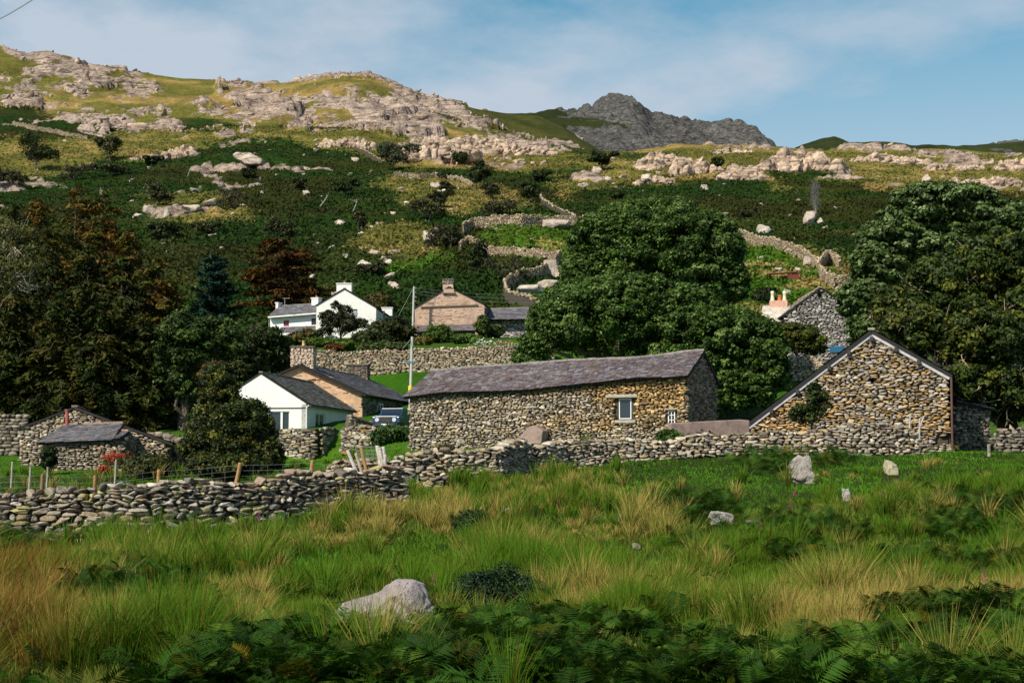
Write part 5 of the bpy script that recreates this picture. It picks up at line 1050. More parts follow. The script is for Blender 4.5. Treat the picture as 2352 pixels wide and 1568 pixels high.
def tree(name, label, base, lobes, n, size, pal, trunk_r=.3, bark=(.12, .10, .08), cat='tree', mtl=None, nl=10, seed=0, group=None, trunk=True, twigs=0, twigcol=(.35, .30, .22), **kw):
    rng = np.random.default_rng(seed + 100); r = random.Random(seed); root = empty(name, base, label, cat, group); base = Vector(base)
    cen = Vector(tuple(np.mean([l[0] for l in lobes], 0)))
    if trunk:
        mb = MB(); tp = Vector((base.x * .6 + cen.x * .4, base.y * .5 + cen.y * .5, base.z * .45 + cen.z * .55)); mid = base.lerp(tp, .5) + Vector((r.gauss(0, trunk_r), 0, 0))
        mb.tube([base - Zv * .4, base + Zv * .05, mid, tp], [trunk_r * 1.5, trunk_r * 1.15, trunk_r * .85, trunk_r * .5], 9, bark)
        tops = []
        for i in range(nl):
            c, rr = lobes[i % len(lobes)]; d = unit(1, rng)[0]; d[2] = abs(d[2]); tops.append(Vector(tuple(np.array(c) + d * np.array(rr) * r.uniform(.4, .9))))
        limbs(mb, base, tops, trunk_r, bark, .45, rng=r)
        mb.build('trunk', M_BARK, root)
    if twigs:
        mb = MB()
        for i in range(twigs):
            c, rr = lobes[r.randrange(len(lobes))]; d = unit(1, rng)[0]; a = Vector(tuple(np.array(c) + d * np.array(rr) * .3)); b = Vector(tuple(np.array(c) + d * np.array(rr) * r.uniform(.85, 1.15)))
            m_ = a.lerp(b, .5) + Vector((r.gauss(0, .1), r.gauss(0, .1), r.gauss(0, .12))) * (b - a).length; w = trunk_r * .09 + .012; mb.tube([a, m_, b], [w, w * .7, w * .3], 4, twigcol, cap=False)
            for k in range(3):
                e_ = m_.lerp(b, r.random()); mb.tube([e_, e_ + Vector((r.gauss(0, 1), r.gauss(0, 1), r.gauss(.3, 1))) * (b - a).length * .22], [w * .5, w * .2], 3, twigcol, cap=False)
        mb.build('bare_branches', M_BARK, root)
    V, Fq, Cc = crown(lobes, n, size, pal, rng, **kw); mesh_np('crown', V, Fq, mtl or M_LEAF, Cc, root); return root
def LB(u, v, d, ru, rv, rd=None):
    p = W(u, v, d); s = d / F; return ((p.x, p.y, p.z), (ru * s, (rd if rd else (ru + rv) / 2) * s, rv * s))
P_SYC = [(.045, .090, .012), (.062, .118, .015), (.030, .062, .009), (.13, .20, .05)]
P_SYC2 = [(.06, .10, .022), (.085, .135, .034), (.04, .07, .016), (.15, .21, .08)]
P_DARK = [(.020, .034, .007), (.030, .048, .009), (.014, .024, .005), (.045, .062, .012)]
P_YEL = [(.07, .085, .012), (.10, .11, .016), (.045, .06, .010), (.03, .045, .008)]
P_LARCH = [(.11, .070, .010), (.075, .070, .010), (.15, .080, .012), (.055, .060, .008), (.065, .085, .010)]
P_SPR = [(.030, .048, .008), (.048, .060, .008), (.065, .058, .009), (.020, .030, .005)]
P_PINE = [(.012, .040, .026), (.018, .055, .036), (.009, .028, .018)]
P_ASH = [(.030, .052, .007), (.045, .070, .009), (.020, .034, .005), (.10, .11, .014), (.026, .044, .006)]
P_HAW = [(.04, .048, .014), (.06, .066, .022), (.026, .034, .010), (.075, .075, .03)]
# big sycamore, upper and lower masses
b = G(1500, 104)
tree('sycamore_tree', 'huge round dark green tree rising behind the long barn, its top one great dome', G(1520, 112), [LB(1503, 628, 112, 216, 176), LB(1410, 565, 110, 112, 88), LB(1602, 572, 111, 112, 92), LB(1350, 640, 109, 62, 60), LB(1662, 655, 110, 60, 70)],
     190000, .11, P_SYC, .6, nl=16, seed=1, sub=240, subr=(.05, .11), squash=.8, surf=.84, up=.5)
tree('sycamore_tree', 'broad dark green tree in front of the great dome, spreading low over the barn roof', G(1430, 98), [LB(1400, 745, 98, 185, 115), LB(1290, 750, 97, 85, 72), LB(1600, 800, 97, 150, 115), LB(1690, 820, 98, 125, 115), LB(1440, 685, 97, 130, 60), LB(1740, 860, 97, 78, 90), LB(1660, 905, 96, 125, 70), LB(1230, 795, 96, 46, 34), LB(1560, 720, 97, 100, 70)],
     230000, .105, P_SYC, .6, nl=16, seed=2, sub=170, subr=(.055, .125), squash=.75, surf=.80, up=.5)
# right hand sycamore and ash
tree('sycamore_tree', 'tall pale leaved tree towering at the right behind the grey farmhouse', G(2180, 92), [LB(2160, 480, 92, 150, 62), LB(2050, 560, 91, 95, 60), LB(2250, 540, 92, 120, 90), LB(2020, 620, 90, 70, 60), LB(1985, 700, 89, 70, 60), LB(2010, 760, 88, 75, 45), LB(2330, 560, 92, 90, 90), LB(2120, 600, 92, 140, 90), LB(2390, 500, 93, 60, 50)],
     120000, .14, P_SYC2, .5, nl=14, seed=3, sub=75, subr=(.10, .20), squash=.55, up=.6)
tree('ash_tree', 'dark feathery tree with pale bare branches hanging over the gabled barn at the right', G(2330, 66), [LB(2180, 680, 66, 120, 90), LB(2300, 620, 66, 100, 90), LB(2110, 770, 65, 90, 70), LB(2250, 790, 64, 110, 90), LB(2330, 900, 64, 90, 90), LB(2220, 890, 63, 60, 60), LB(2060, 720, 66, 70, 60), LB(2380, 740, 65, 80, 130), LB(2420, 930, 64, 90, 80)],
     110000, .10, P_ASH, .4, nl=18, seed=4, sub=52, subr=(.12, .28), squash=.8, twigs=150, twigcol=(.30, .24, .16), up=.2)
# left dark woods: tall larches and spruces
def conifer(name, label, base, H, R, seed, pal, droop=.35, n_br=90, dens=34, size=.26, bark=(.10, .07, .05), z0=.12, taper=.8, group=None, irr=.35, dead=0, cat='tree', flat=False):
    rng = np.random.default_rng(seed + 500); r = random.Random(seed); root = empty(name, base, label, cat, group); base = Vector(base); mb = MB()
    lean = Vector((r.gauss(0, .02), 0, 1)); mb.tube([base - Zv * .4, base + lean * H * .5, base + lean * H * .97], [H * .02, H * .012, .03], 8, bark)
    Ps = []; Ns = []; Cs = []; pal = np.array(pal)
    for i in range(n_br):
        f = z0 + (1 - z0) * (i + r.random()) / n_br; l = R * (min(1, (1 - f) * 1.6) ** taper) * r.uniform(1 - irr, 1 + irr * .6) * (1 if not flat else (.5 + .5 * (math.sin(f * 19) > 0))); a = r.uniform(0, 2 * math.pi); o = base + lean * (H * f)
        d = Vector((math.cos(a), math.sin(a), 0)); q = [o + d * (l * t) + Zv * (l * (.22 * t - droop * t * t * 1.3)) for t in (0, .33, .66, 1)]; w = .02 + .012 * l
        mb.tube(q, [w, w * .8, w * .5, w * .2], 4, (.30, .24, .18) if r.random() < dead else bark, cap=False)
        if r.random() < dead: continue
        m = int(dens * l); t = rng.random(m) ** .7; pos = np.array([list(o)]) + np.outer(t * l, np.array(d)) ; pos[:, 2] += l * (.22 * t - droop * t * t * 1.3)
        side = np.array(d.cross(Zv)); sp_w = .22 * l * (1.1 - t) + .12; pos += np.outer(rng.normal(0, 1, m) * sp_w, side); pos[:, 2] += -np.abs(rng.normal(0, .14, m)) * (1 + .12 * l)
        Nn = np.tile(np.array([0, 0, 1.0]), (m, 1)) + rng.normal(0, .55, (m, 3)) + np.array(d) * .3; Nn /= np.linalg.norm(Nn, axis=1, keepdims=True)
        c = pal[r.randrange(len(pal))] * r.uniform(.7, 1.25); Ps.append(pos); Ns.append(Nn); Cs.append(np.tile(c, (m, 1)) * rng.uniform(.7, 1.3, (m, 1)))
    P = np.concatenate(Ps); V, Fq, Cc = leaf_cards(P, np.concatenate(Ns), size * rng.uniform(.6, 1.4, len(P)), np.concatenate(Cs), rng, aspect=.3)
    mb.build('trunk', M_BARK, root); mesh_np('crown', V, Fq, M_NEEDLE, Cc, root); return root
CON = [(15, 118, 470, 85, 'S', 'dark spruce at the left edge of the wood'), (70, 128, 455, 95, 'L', 'rusty brown larch near the left edge of the wood'), (150, 135, 425, 105, 'L', 'tallest rust coloured larch of the left wood'), (235, 132, 438, 100, 'L', 'orange brown larch second from the right at the top of the wood'), (295, 126, 520, 90, 'L', 'lower orange larch on the right shoulder of the wood'),
       (105, 112, 560, 90, 'S', 'very dark spruce in the left front of the wood'), (190, 112, 560, 95, 'S', 'very dark spruce in the middle of the wood'), (275, 112, 585, 95, 'S', 'very dark spruce in the right front of the wood'), (350, 118, 590, 85, 'L', 'brown green larch at the right end of the wood'), (395, 122, 640, 70, 'L', 'short larch beside the blue green pine'),
       (30, 104, 640, 85, 'S', 'nearest black green spruce at the left edge'), (140, 103, 665, 90, 'S', 'black green spruce behind the stone shed'), (235, 103, 680, 90, 'S', 'black green spruce above the shed flue'), (315, 104, 720, 80, 'S', 'low dark spruce right of the shed'), (-60, 120, 440, 110, 'S', 'spruce half outside the left edge')]
for i, (u, d, vt, wpx, kd, lab) in enumerate(CON):
    bs = G(u, d); H = W(u, vt, d).z - bs.z; R = wpx * d / F * 1.15
    conifer('larch_tree' if kd == 'L' else 'spruce_tree', lab, bs, H, R, i, P_LARCH if kd == 'L' else P_SPR, .38 if kd == 'L' else .45, 130, 40 if d > 108 else 44, .24, z0=.06, taper=.55, dead=.07 if kd == 'L' else .03, irr=.45)
for lab, u, vb, vt, wpx, d in (('orange brown larch with flat layered branches above the white farmhouse', 655, 735, 548, 88, 208),):
    bs = G(u, d); conifer('larch_tree', lab, bs, W(u, vt, d).z - bs.z, wpx * d / F * 1.15, 40, [(.11, .05, .010), (.07, .038, .009), (.045, .03, .008)], .12, 90, 30, .36, z0=.1, taper=.35, irr=.35)
bs = G(492, 150); conifer('pine_tree', 'blue green pine standing right of the rusty wood', bs, W(492, 585, 150).z - bs.z, 66 * 150 / F, 41, P_PINE, .0, 80, 46, .26, z0=.25, taper=.45, irr=.3)
# left broadleaves
tree('oak_tree', 'dark green broadleaf tree with a low forked trunk right of the wood', G(420, 104), [LB(425, 800, 104, 74, 85), LB(495, 790, 105, 72, 60), LB(395, 860, 104, 55, 60), LB(440, 895, 104, 60, 40)], 42000, .12, [(.032, .060, .010), (.045, .08, .013), (.022, .042, .008), (.07, .11, .02)], .35, nl=14, seed=7, sub=55, subr=(.11, .24))
tree('broadleaf_tree', 'dark green rounded tree between the wood and the white farmhouse', G(600, 120), [LB(600, 810, 120, 72, 62), LB(560, 830, 119, 60, 60), LB(645, 830, 121, 45, 45)], 30000, .15, P_DARK, .3, nl=8, seed=8, sub=50, subr=(.11, .25))
tree('bush_tree', 'big dark bush like tree with yellowish leaf tips in front of the white cottage', G(535, 46), [LB(535, 1010, 46, 105, 95), LB(505, 905, 46, 50, 68), LB(578, 968, 46, 42, 52), LB(460, 1040, 45.5, 52, 50), LB(610, 1052, 45.5, 42, 50), LB(545, 860, 46.5, 26, 32), LB(520, 1075, 45, 100, 32)], 110000, .045, [(.024, .038, .008), (.034, .052, .010), (.018, .028, .006), (.13, .13, .02)], .16, nl=12, seed=9, sub=60, subr=(.10, .24), up=.3, squash=1.0)
tree('autumn_tree', 'small golden brown topped tree behind the dark bush', G(495, 62), [LB(495, 880, 62, 34, 52), LB(510, 930, 62, 40, 40)], 9000, .09, [(.12, .06, .01), (.07, .06, .012), (.04, .04, .01)], .1, nl=6, seed=10, twigs=30)
tree('bare_branched_tree', 'pale bare branches sweeping in at the left edge', G(-230, 60), [LB(20, 640, 60, 90, 60), LB(30, 560, 60, 70, 60), LB(-30, 620, 60, 60, 90)], 6000, .06, [(.12, .12, .03), (.08, .09, .02)], .07, nl=5, seed=12, twigs=60, twigcol=(.50, .44, .34), bark=(.4, .35, .28))
tree('sapling', 'bushy dark sapling growing against the left slope of the gabled barn', G(1862, 56.5), [LB(1845, 955, 56.5, 34, 28), LB(1880, 935, 56.5, 28, 42), LB(1868, 900, 56.5, 16, 22)], 6500, .05, P_DARK + [(.06, .09, .02)], .035, nl=6, seed=13, sub=14, up=.3)
tree('bush', 'yellow green bush below the grey farmhouse', G(1842, 120), [LB(1840, 785, 120, 52, 34), LB(1870, 800, 120, 30, 22), LB(1815, 765, 120, 28, 24)], 12000, .13, P_YEL, .12, cat='bush', nl=8, seed=14)
# farmhouse garden
tree('garden_tree', 'small dark tree standing in front of the white farmhouse gable', G(783, 172, 780), [LB(782, 748, 172, 44, 28), LB(758, 732, 172, 26, 20), LB(790, 718, 172, 20, 18), LB(825, 748, 172, 28, 16), LB(772, 704, 172, 12, 14), LB(745, 765, 172, 22, 12)], 7500, .12, [(.03, .035, .012), (.045, .05, .02), (.02, .025, .01)], .13, nl=12, seed=15, twigs=24, twigcol=(.1, .08, .08))
SHR_ = [('dark green mound bush between the two upper houses', 895, 772, 52, 34, 165, [(.035, .04, .008), (.05, .05, .01), (.02, .03, .008)]), ('dark hedge bush right of the white farmhouse', 850, 790, 40, 20, 160, P_DARK), ('round bright green bush before the pink gable house', 1006, 783, 32, 24, 165, [(.04, .075, .008), (.055, .10, .012)]), ('yellow flowering bush left of the farmhouse tree', 700, 782, 36, 22, 162, P_YEL + [(.12, .07, .02)]),
        ('bright green low bush at the farmhouse corner', 740, 795, 26, 12, 158, [(.08, .13, .01), (.05, .09, .01)]), ('rust red low bush on the retaining wall', 768, 799, 20, 8, 148, [(.16, .05, .01), (.10, .04, .01)]), ('bright green low bush right of the rust red one', 802, 796, 24, 11, 150, [(.08, .13, .01), (.05, .09, .01)]), ('dark creeping shrub spilling over the retaining wall', 880, 802, 60, 12, 144, [(.03, .05, .01), (.05, .07, .012)]),
        ('leafy green bed left of the white hydrangea', 1075, 790, 34, 10, 160, [(.05, .11, .01), (.07, .13, .02)]), ('green climber on the corner of the pink gable house', 1107, 755, 13, 26, 175, [(.07, .10, .015), (.04, .07, .01)]), ('small shrub beside the slate outbuilding', 1138, 770, 16, 18, 177, [(.06, .09, .015), (.05, .07, .012)]), ('yellow green twiggy shrub between the upper houses', 925, 745, 20, 16, 168, P_YEL),
        ('olive shrub on the slope right of the farmhouse chimney', 870, 705, 36, 26, 205, [(.07, .055, .012), (.05, .05, .012)]), ('golden tuft of shrub left of the round bush', 972, 800, 22, 10, 158, [(.16, .12, .02), (.06, .08, .01)]), ('dark holly at the lower left corner of the shed', 112, 1060, 13, 30, 64, P_DARK), ('olive bush right of the red flowers', 345, 1075, 40, 22, 60, [(.05, .05, .012), (.04, .055, .012)]), ('low shrub by the right end of the retaining wall', 1218, 800, 44, 30, 132, P_SYC),
        ('brownish bush against the foot of the long barn', 1024, 1020, 20, 14, 64, [(.07, .06, .02), (.05, .05, .015)]), ('rank green nettles before the car wall', 905, 1020, 55, 18, 84, [(.03, .065, .012), (.04, .08, .015)]), ('tall nettles left of the concrete wall', 1535, 1010, 26, 22, 58, [(.05, .10, .015), (.035, .075, .012)]), ('tall weeds in front of the concrete wall', 1600, 1010, 46, 14, 57.5, [(.05, .09, .015), (.07, .10, .02)]), ('grassy nettles at the tail of the gabled barn roof', 1665, 992, 28, 14, 57.5, [(.04, .085, .012), (.05, .10, .015)]), ('small nettles at the foot of the long barn wall', 1185, 1000, 22, 12, 66, [(.04, .09, .012), (.05, .10, .015)])]
for i, (lab, u, v, ru, rv, d, pal) in enumerate(SHR_):
    bs = G(u, d); c = W(u, v, d); cz = c.z; r_ = rv * d / F
    if i not in (9,) : cz = max(min(c.z, bs.z + r_ * 1.3), bs.z + r_ * .6)
    tree('shrub', lab, Vector((c.x, d, bs.z)), [((c.x, d, cz), (ru * d / F, max(ru, rv) * d / F * .8 if ru < 40 else 1.6, r_))], int(2600 + 60 * ru * rv / 6 ** 1.0 * .35), .0011 * d + .015, pal, .05, cat='bush', nl=4, seed=60 + i, sub=14, subr=(.25, .45))
def flowers(name, label, u, v, d, ru, rv, col, n, size, leaf=(.05, .10, .015)):
    rng = np.random.default_rng(int(u)); c = W(u, v, d); root = empty(name, Vector((c.x, d, G(u, d).z)), label, 'flowering plant'); s = d / F
    P = np.array([c.x, d, c.z]) + rng.normal(0, .5, (n, 3)) * np.array([ru * s, ru * s * .7, rv * s]); V, Fq, Cc = leaf_cards(P, unit(n, rng) * .5 + np.array([0, -.5, .5]), size, np.array(col) * rng.uniform(.7, 1.2, (n, 1)), rng, .9); mesh_np('blossoms', V, Fq, M_PETAL, Cc, root)
    m = n * 6; P = np.array([c.x, d + .1, c.z - rv * s * .5]) + rng.normal(0, .5, (m, 3)) * np.array([ru * s * 1.1, ru * s * .7, rv * s * 1.2]); Nn = unit(m, rng); Nn[:, 2] = np.abs(Nn[:, 2]); V, Fq, Cc = leaf_cards(P, Nn, size * 1.2, np.array(leaf) * rng.uniform(.5, 1.3, (m, 1)), rng, .35); mesh_np('leaves', V, Fq, M_LEAF, Cc, root); return root
M_PETAL = mat('petals', None, .6, 0, bump=0, trans=.3)
flowers('montbretia_plant', 'clump of red flowers in front of the stone shed', 262, 1050, 61, 30, 14, (.5, .02, .01), 260, .035); flowers('montbretia_plant', 'smaller low clump of red flowers at the shed corner', 240, 1076, 60, 14, 8, (.5, .02, .01), 90, .035)
flowers('hydrangea_bush', 'white flowering bush before the pink gable house corner', 1110, 792, 158, 26, 12, (.75, .78, .65), 260, .11); flowers('hydrangea_bush', 'pink flowering bush right of the white flowering one', 1158, 793, 158, 22, 8, (.6, .32, .28), 160, .10); flowers('rose_bush', 'tiny red roses at the edge of the farmhouse porch', 712, 765, 170, 5, 3, (.6, .02, .04), 20, .10)
# hill trees
HT = [('round dark tree on its own at the upper left', 80, 392, 46, 44, 'D'), ('loose thorn tree right of the round dark one', 252, 372, 30, 30, 'H'), ('shapeless thorn below the loose one', 255, 405, 34, 18, 'H'), ('small round bush left on the dark bracken', 352, 385, 19, 14, 'D'), ('pale spreading hawthorn high above the farmhouse', 905, 392, 50, 38, 'P'), ('dark upright hawthorn in the middle of the fell', 1092, 436, 28, 36, 'D'), ('small dark bush under the domed crag', 1055, 382, 20, 18, 'D'),
      ('two tier windswept thorn above the big sycamore', 1385, 392, 28, 24, 'D'), ('dark bush growing on the pink ribbed outcrop', 1650, 392, 20, 20, 'D'), ('tiny dark bush under the scree patch', 575, 408, 16, 12, 'D'), ('grey green thorn left on the bracken slope', 358, 472, 40, 30, 'H'), ('grey twiggy thorn in the middle left', 542, 480, 36, 26, 'B'), ('small thorn left of the leaning dead one', 685, 438, 20, 15, 'H'),
      ('dark thorn on the slope above the farmhouse', 792, 450, 30, 22, 'D'), ('tall thin pale green thorn', 832, 530, 20, 26, 'H'), ('thorn clump at the left of the group above the meadow', 985, 510, 34, 30, 'H'), ('upright thorn with a grey trunk in the thorn group', 1010, 478, 24, 22, 'H'), ('low thorn thicket just above the meadow wall', 1130, 505, 50, 22, 'H'), ('dark upright thorn at the right of the thicket', 1215, 468, 20, 28, 'D'), ('small thorn near the sheep', 1022, 440, 18, 14, 'H'),
      ('leaning wind bent thorn in the light grass', 1240, 418, 26, 16, 'D'), ('dim thorn above the blue pine', 382, 552, 36, 26, 'D'), ('feathery thorn left of the orange larch', 640, 545, 30, 24, 'H'), ('left one of the twin hawthorns beside the meadow', 995, 572, 26, 28, 'B'), ('right one of the twin hawthorns beside the meadow', 1035, 572, 30, 30, 'H'), ('dark green bush at the lower corner of the meadow', 1100, 625, 36, 38, 'D'), ('dark spreading thorn below the meadow', 1170, 650, 54, 30, 'H'),
      ('small pale scrub bush on the slope above the farmhouse chimney', 850, 632, 28, 14, 'H'), ('faint thorn in the dark bracken at the right', 1715, 505, 22, 14, 'H'), ('low green thorn above the thicket', 1130, 460, 30, 20, 'H'), ('small bush on the fell wall below the pale hawthorn', 1018, 412, 14, 8, 'D'), ('dark thorn half behind the winding wall', 1230, 590, 20, 14, 'D'), ('thorn at the left edge of the hillside', 20, 430, 34, 24, 'H'), ('short green bush on the bend of the right hand wall', 1893, 592, 12, 10, 'D'), ('dark shrub left of the chimney of the grey farmhouse', 1750, 700, 36, 20, 'D'),
      ('grey thorn left of the tall larches', 170, 415, 30, 20, 'B'), ('dim scrub right of the tall larches', 470, 540, 30, 16, 'H'), ('small thorn by the dark bracken edge', 1420, 470 - 12, 14, 9, 'D')]
for i, (lab, u, vb, ru, rv, kd) in enumerate(HT):
    p = hit(u, vb, 190); s = p.y / F; c = W(u, vb - rv * .92, p.y); pal = {'D': P_DARK, 'H': P_HAW, 'P': [(.06, .075, .03), (.045, .06, .025), (.08, .09, .05)], 'B': [(.06, .05, .03), (.04, .04, .02)]}[kd]; rr = random.Random(i)
    lob = [((c.x, c.y, c.z), (ru * s * .62, ru * s * .6, rv * s * .68))] + [((c.x + rr.uniform(-.95, .95) * ru * s, c.y + rr.uniform(-.5, .5) * ru * s, c.z + rr.uniform(-.55, .75) * rv * s), (ru * s * rr.uniform(.3, .55), ru * s * .42, rv * s * rr.uniform(.25, .5))) for _ in range(5)]
    nn = {'D': 3000, 'H': 1700, 'P': 3000, 'B': 600}[kd]
    tree('hawthorn_tree' if kd in 'HBP' else 'dark_tree', lab, p, lob, nn, .00075 * p.y, pal, .16, (.14, .12, .10), nl=7, seed=200 + i, sub=9, subr=(.3, .5), twigs={'D': 3, 'H': 16, 'P': 14, 'B': 40}[kd], twigcol=(.22, .19, .16))
p = hit(1873, 500, 190); s = p.y / F; tree('birch_tree', 'bare silvery upright birch on the dark slope at the right', p, [((p.x, p.y, p.z + 48 * s), (13 * s, 13 * s, 40 * s))], 500, .12, [(.10, .09, .08)], .12, (.30, .27, .26), nl=8, seed=260, twigs=130, twigcol=(.26, .24, .24))
for lab, u, vb, du, dv in (('bleached dead thorn leaning on the upper slope', 735, 478, 40, 30), ('dead grey branch leaning out of the bracken at the left', 430, 408, 14, 24), ('silver dead sapling by the leaning thorn', 810, 490, 22, 30)):
    p = hit(u, vb, 190); s = p.y / F; mb = MB(); a = p; r = random.Random(int(u)); pts = [p, p + Vector((du * .3 * s, 0, dv * .5 * s)), p + Vector((du * s * .5, 0, dv * s))]; mb.tube(pts, [.12, .09, .03], 6, (.42, .38, .34))
    for k in range(6): q = pts[0].lerp(pts[2], .3 + .12 * k); mb.tube([q, q + Vector((r.gauss(0, 8), r.gauss(0, 8), r.uniform(3, 10))) * s], [.05, .015], 4, (.42, .38, .34))
    tag(mb.build('dead_tree', M_BARK), lab, 'dead tree')
# sheep
M_WOOL = mat('wool', (.72, .68, .58), .95, 4, .8, 1.1, .6, 10, .03); M_SHEEPH = mat('sheep_face', (.10, .09, .08), .8, 0)
def sheep(label, u, v, yaw):
    p = hit(u, v, 190); root = empty('sheep', p, label, 'sheep', 'sheep grazing on the fell'); c, s_ = math.cos(yaw), math.sin(yaw); bm = bmesh.new()
    sk = [((-.45, 0, .58), .24), ((0, 0, .60), .30), ((.40, 0, .58), .26), ((.62, 0, .50), .14), ((.78, 0, .30), .10), ((.88, 0, .18), .06)]
    S = MB(); 
    for leg in ((-.38, .14), (-.38, -.14), (.34, .14), (.34, -.14)): S.tube([(leg[0], leg[1], .5), (leg[0] + .02, leg[1], .25), (leg[0], leg[1], 0)], [.07, .045, .035], 6)
    rings = [Vector(q) for q, r in sk]; S.tube([Vector((-.66, 0, .6))] + rings[:4], [.05] + [r for q, r in sk[:4]], 12); S.f = S.f
    rot = lambda P: [(p.x + x * c - y * s_, p.y + x * s_ + y * c, p.z + z) for x, y, z in P]
    S.v = rot(S.v); S.build('fleece', M_WOOL, root, True); Hd = MB(); Hd.tube(rings[3:], [.11, .09, .04], 8); Hd.tube([(.68, .08, .5), (.66, .2, .5)], [.04, .015], 5); Hd.tube([(.68, -.08, .5), (.66, -.2, .5)], [.04, .015], 5); Hd.v = rot(Hd.v); Hd.build('head', M_SHEEPH, root, True); root.scale = (1, 1, 1)
for lab, u, v, y in (('white sheep grazing left of its close companion below the small thorn', 1008, 446, .3), ('white sheep just right of its companion below the small thorn', 1020, 443, 2.6), ('lone white sheep farthest left on the light grass in the middle of the fell', 933, 471, .2), ('white sheep beside the thorn trunk in the middle of the fell', 974, 475, 3.0), ('white sheep right of the thorn trunk in the middle of the fell', 1007, 474, .6),
                     ('white sheep on the light grass at the upper left', 232, 326, 0), ('white sheep near the round dark tree at the upper left', 148, 328, 3)): sheep(lab, u, v, y)
# distant walker-free slope: bracken and heather tufts over the fell
rng = np.random.default_rng(21); ii = np.argwhere((DD > 192) & (DD < 640) & (ROCK < .3) & (VU > -80) & (VU < 2440)); wts = (1 / DD[ii[:, 0], ii[:, 1]]); sel = ii[rng.choice(len(ii), 70000, replace=False, p=wts / wts.sum())]
P = np.stack([XX[sel[:, 0], sel[:, 1]], DD[sel[:, 0], sel[:, 1]], Z[sel[:, 0], sel[:, 1]]], 1); cb_ = LC[sel[:, 0], sel[:, 1]]; k = 4; n = len(P)
P4 = np.repeat(P, k, 0) + rng.normal(0, .35, (n * k, 3)) * np.array([1, 1, .35]) + np.array([0, 0, .22]); C4 = np.repeat(cb_, k, 0) * np.repeat(rng.uniform(.86, 1.15, (n, 1)), k, 0) * rng.uniform(.9, 1.12, (n * k, 1))
Nn = unit(n * k, rng) + np.array([0, -.4, .7]); Nn /= np.linalg.norm(Nn, axis=1, keepdims=True); V, Fq, Cc = leaf_cards(P4, Nn, rng.uniform(.2, .5, n * k), C4, rng, .6)
tag(mesh_np('bracken_cover', V, Fq, M_NEEDLE, Cc), 'bracken and rough grass covering the fell', 'ground cover', kind='stuff')
# ---------------------------------------------------------------- foreground meadow plants
def in_any(u, v, polys): 
    r = np.zeros(u.shape, bool)
    for P in polys: r |= inpoly(u, v, P)
    return r
GREEN = [[(1440, 1062), (1600, 1032), (2400, 1035), (2400, 1115), (2000, 1135), (1750, 1175), (1500, 1190), (1400, 1150)], [(925, 1108), (1140, 1128), (1130, 1160), (1000, 1165)], [(1360, 1280), (1560, 1290), (1600, 1335), (1480, 1352), (1350, 1335)], [(640, 1262), (800, 1275), (800, 1310), (650, 1305)], [(1250, 1390), (1330, 1395), (1330, 1420), (1250, 1420)]]
BRACK = [[(150, 1350), (250, 1325), (380, 1345), (430, 1400), (520, 1440), (420, 1480), (260, 1470), (180, 1440)], [(560, 1530), (780, 1520), (1010, 1512), (1300, 1495), (1500, 1500), (1620, 1530), (1700, 1700), (300, 1700)], [(1740, 1195), (1950, 1180), (2100, 1175), (2400, 1165), (2400, 1320), (2150, 1330), (2000, 1350), (1900, 1345), (1760, 1310), (1520, 1270), (1480, 1245), (1640, 1235)],
         [(1980, 1470), (2200, 1440), (2400, 1440), (2400, 1700), (1900, 1700)], [(-60, 1225), (60, 1235), (130, 1300), (100, 1350), (-60, 1360)], [(1690, 1040), (1800, 1036), (1830, 1075), (1790, 1110), (1700, 1090)], [(1820, 1040), (1900, 1040), (1960, 1065), (1900, 1085)], [(1500, 1165), (1640, 1160), (1720, 1200), (1600, 1215), (1480, 1205)], [(1600, 1560), (2000, 1560), (2000, 1700), (1600, 1700)]]
def ground_pts(n, rng, d0, d1, pw, amax=.40):
    a = 1 - pw; d = (d0 ** a + rng.random(n) * (d1 ** a - d0 ** a)) ** (1 / a); x = rng.uniform(-amax, amax, n) * d; z = gzv(x, d); u, v = proj(x, d, z); return x, d, z, u, v
def wob(x, d, u, v, s=14): return u + s * 1.6 * fbm(x / 1.3, d / 1.3, 3.0, 3), v + s * .7 * fbm(x / 1.3, d / 1.3, 6.0, 3)
KO = [(1135, 1405, 110, 34), (880, 1474, 165, 66), (1835, 1110, 30, 6), (2046, 1098, 22, 14), (1944, 1158, 20, 14), (1658, 1214, 40, 18), (1730, 1220, 26, 12), (195, 1530, 42, 34), (795, 1240, 20, 12), (1424, 1212, 14, 10), (1462, 1268, 16, 10)]
def off_wall(u, v, x, d):
    """keeps plants off the walls, buildings and tracks"""
    wl = np.interp(u, [-260, 0, 500, 780, 917], [33, 34, 35, 37, 38]); a = (u < 925) & (d > wl - .35) & (d < wl + .5)
    w2 = np.interp(u, [905, 1130, 1190, 1300, 1420, 1540, 1690, 2130], [49, 50, 51.5, 53, 54, 54.5, 55, 55.5]); b_ = (u > 900) & (u < 2140) & (d > w2 - .35) & (d < w2 + .4)
    c_ = (u > 1680) & (u < 2300) & (d > 60.3); e_ = (u > 930) & (d > 67.5); f_ = (u > 95) & (u < 320) & (d > 65.2); g_ = (u > 1535) & (u < 1725) & (d > 60.2)
    for a0, b0, r0, r1 in KO: a = a | (((u - a0) / r0) ** 2 + ((v - b0) / r1) ** 2 < 1)
    return ~(a | b_ | c_ | e_ | f_ | g_)
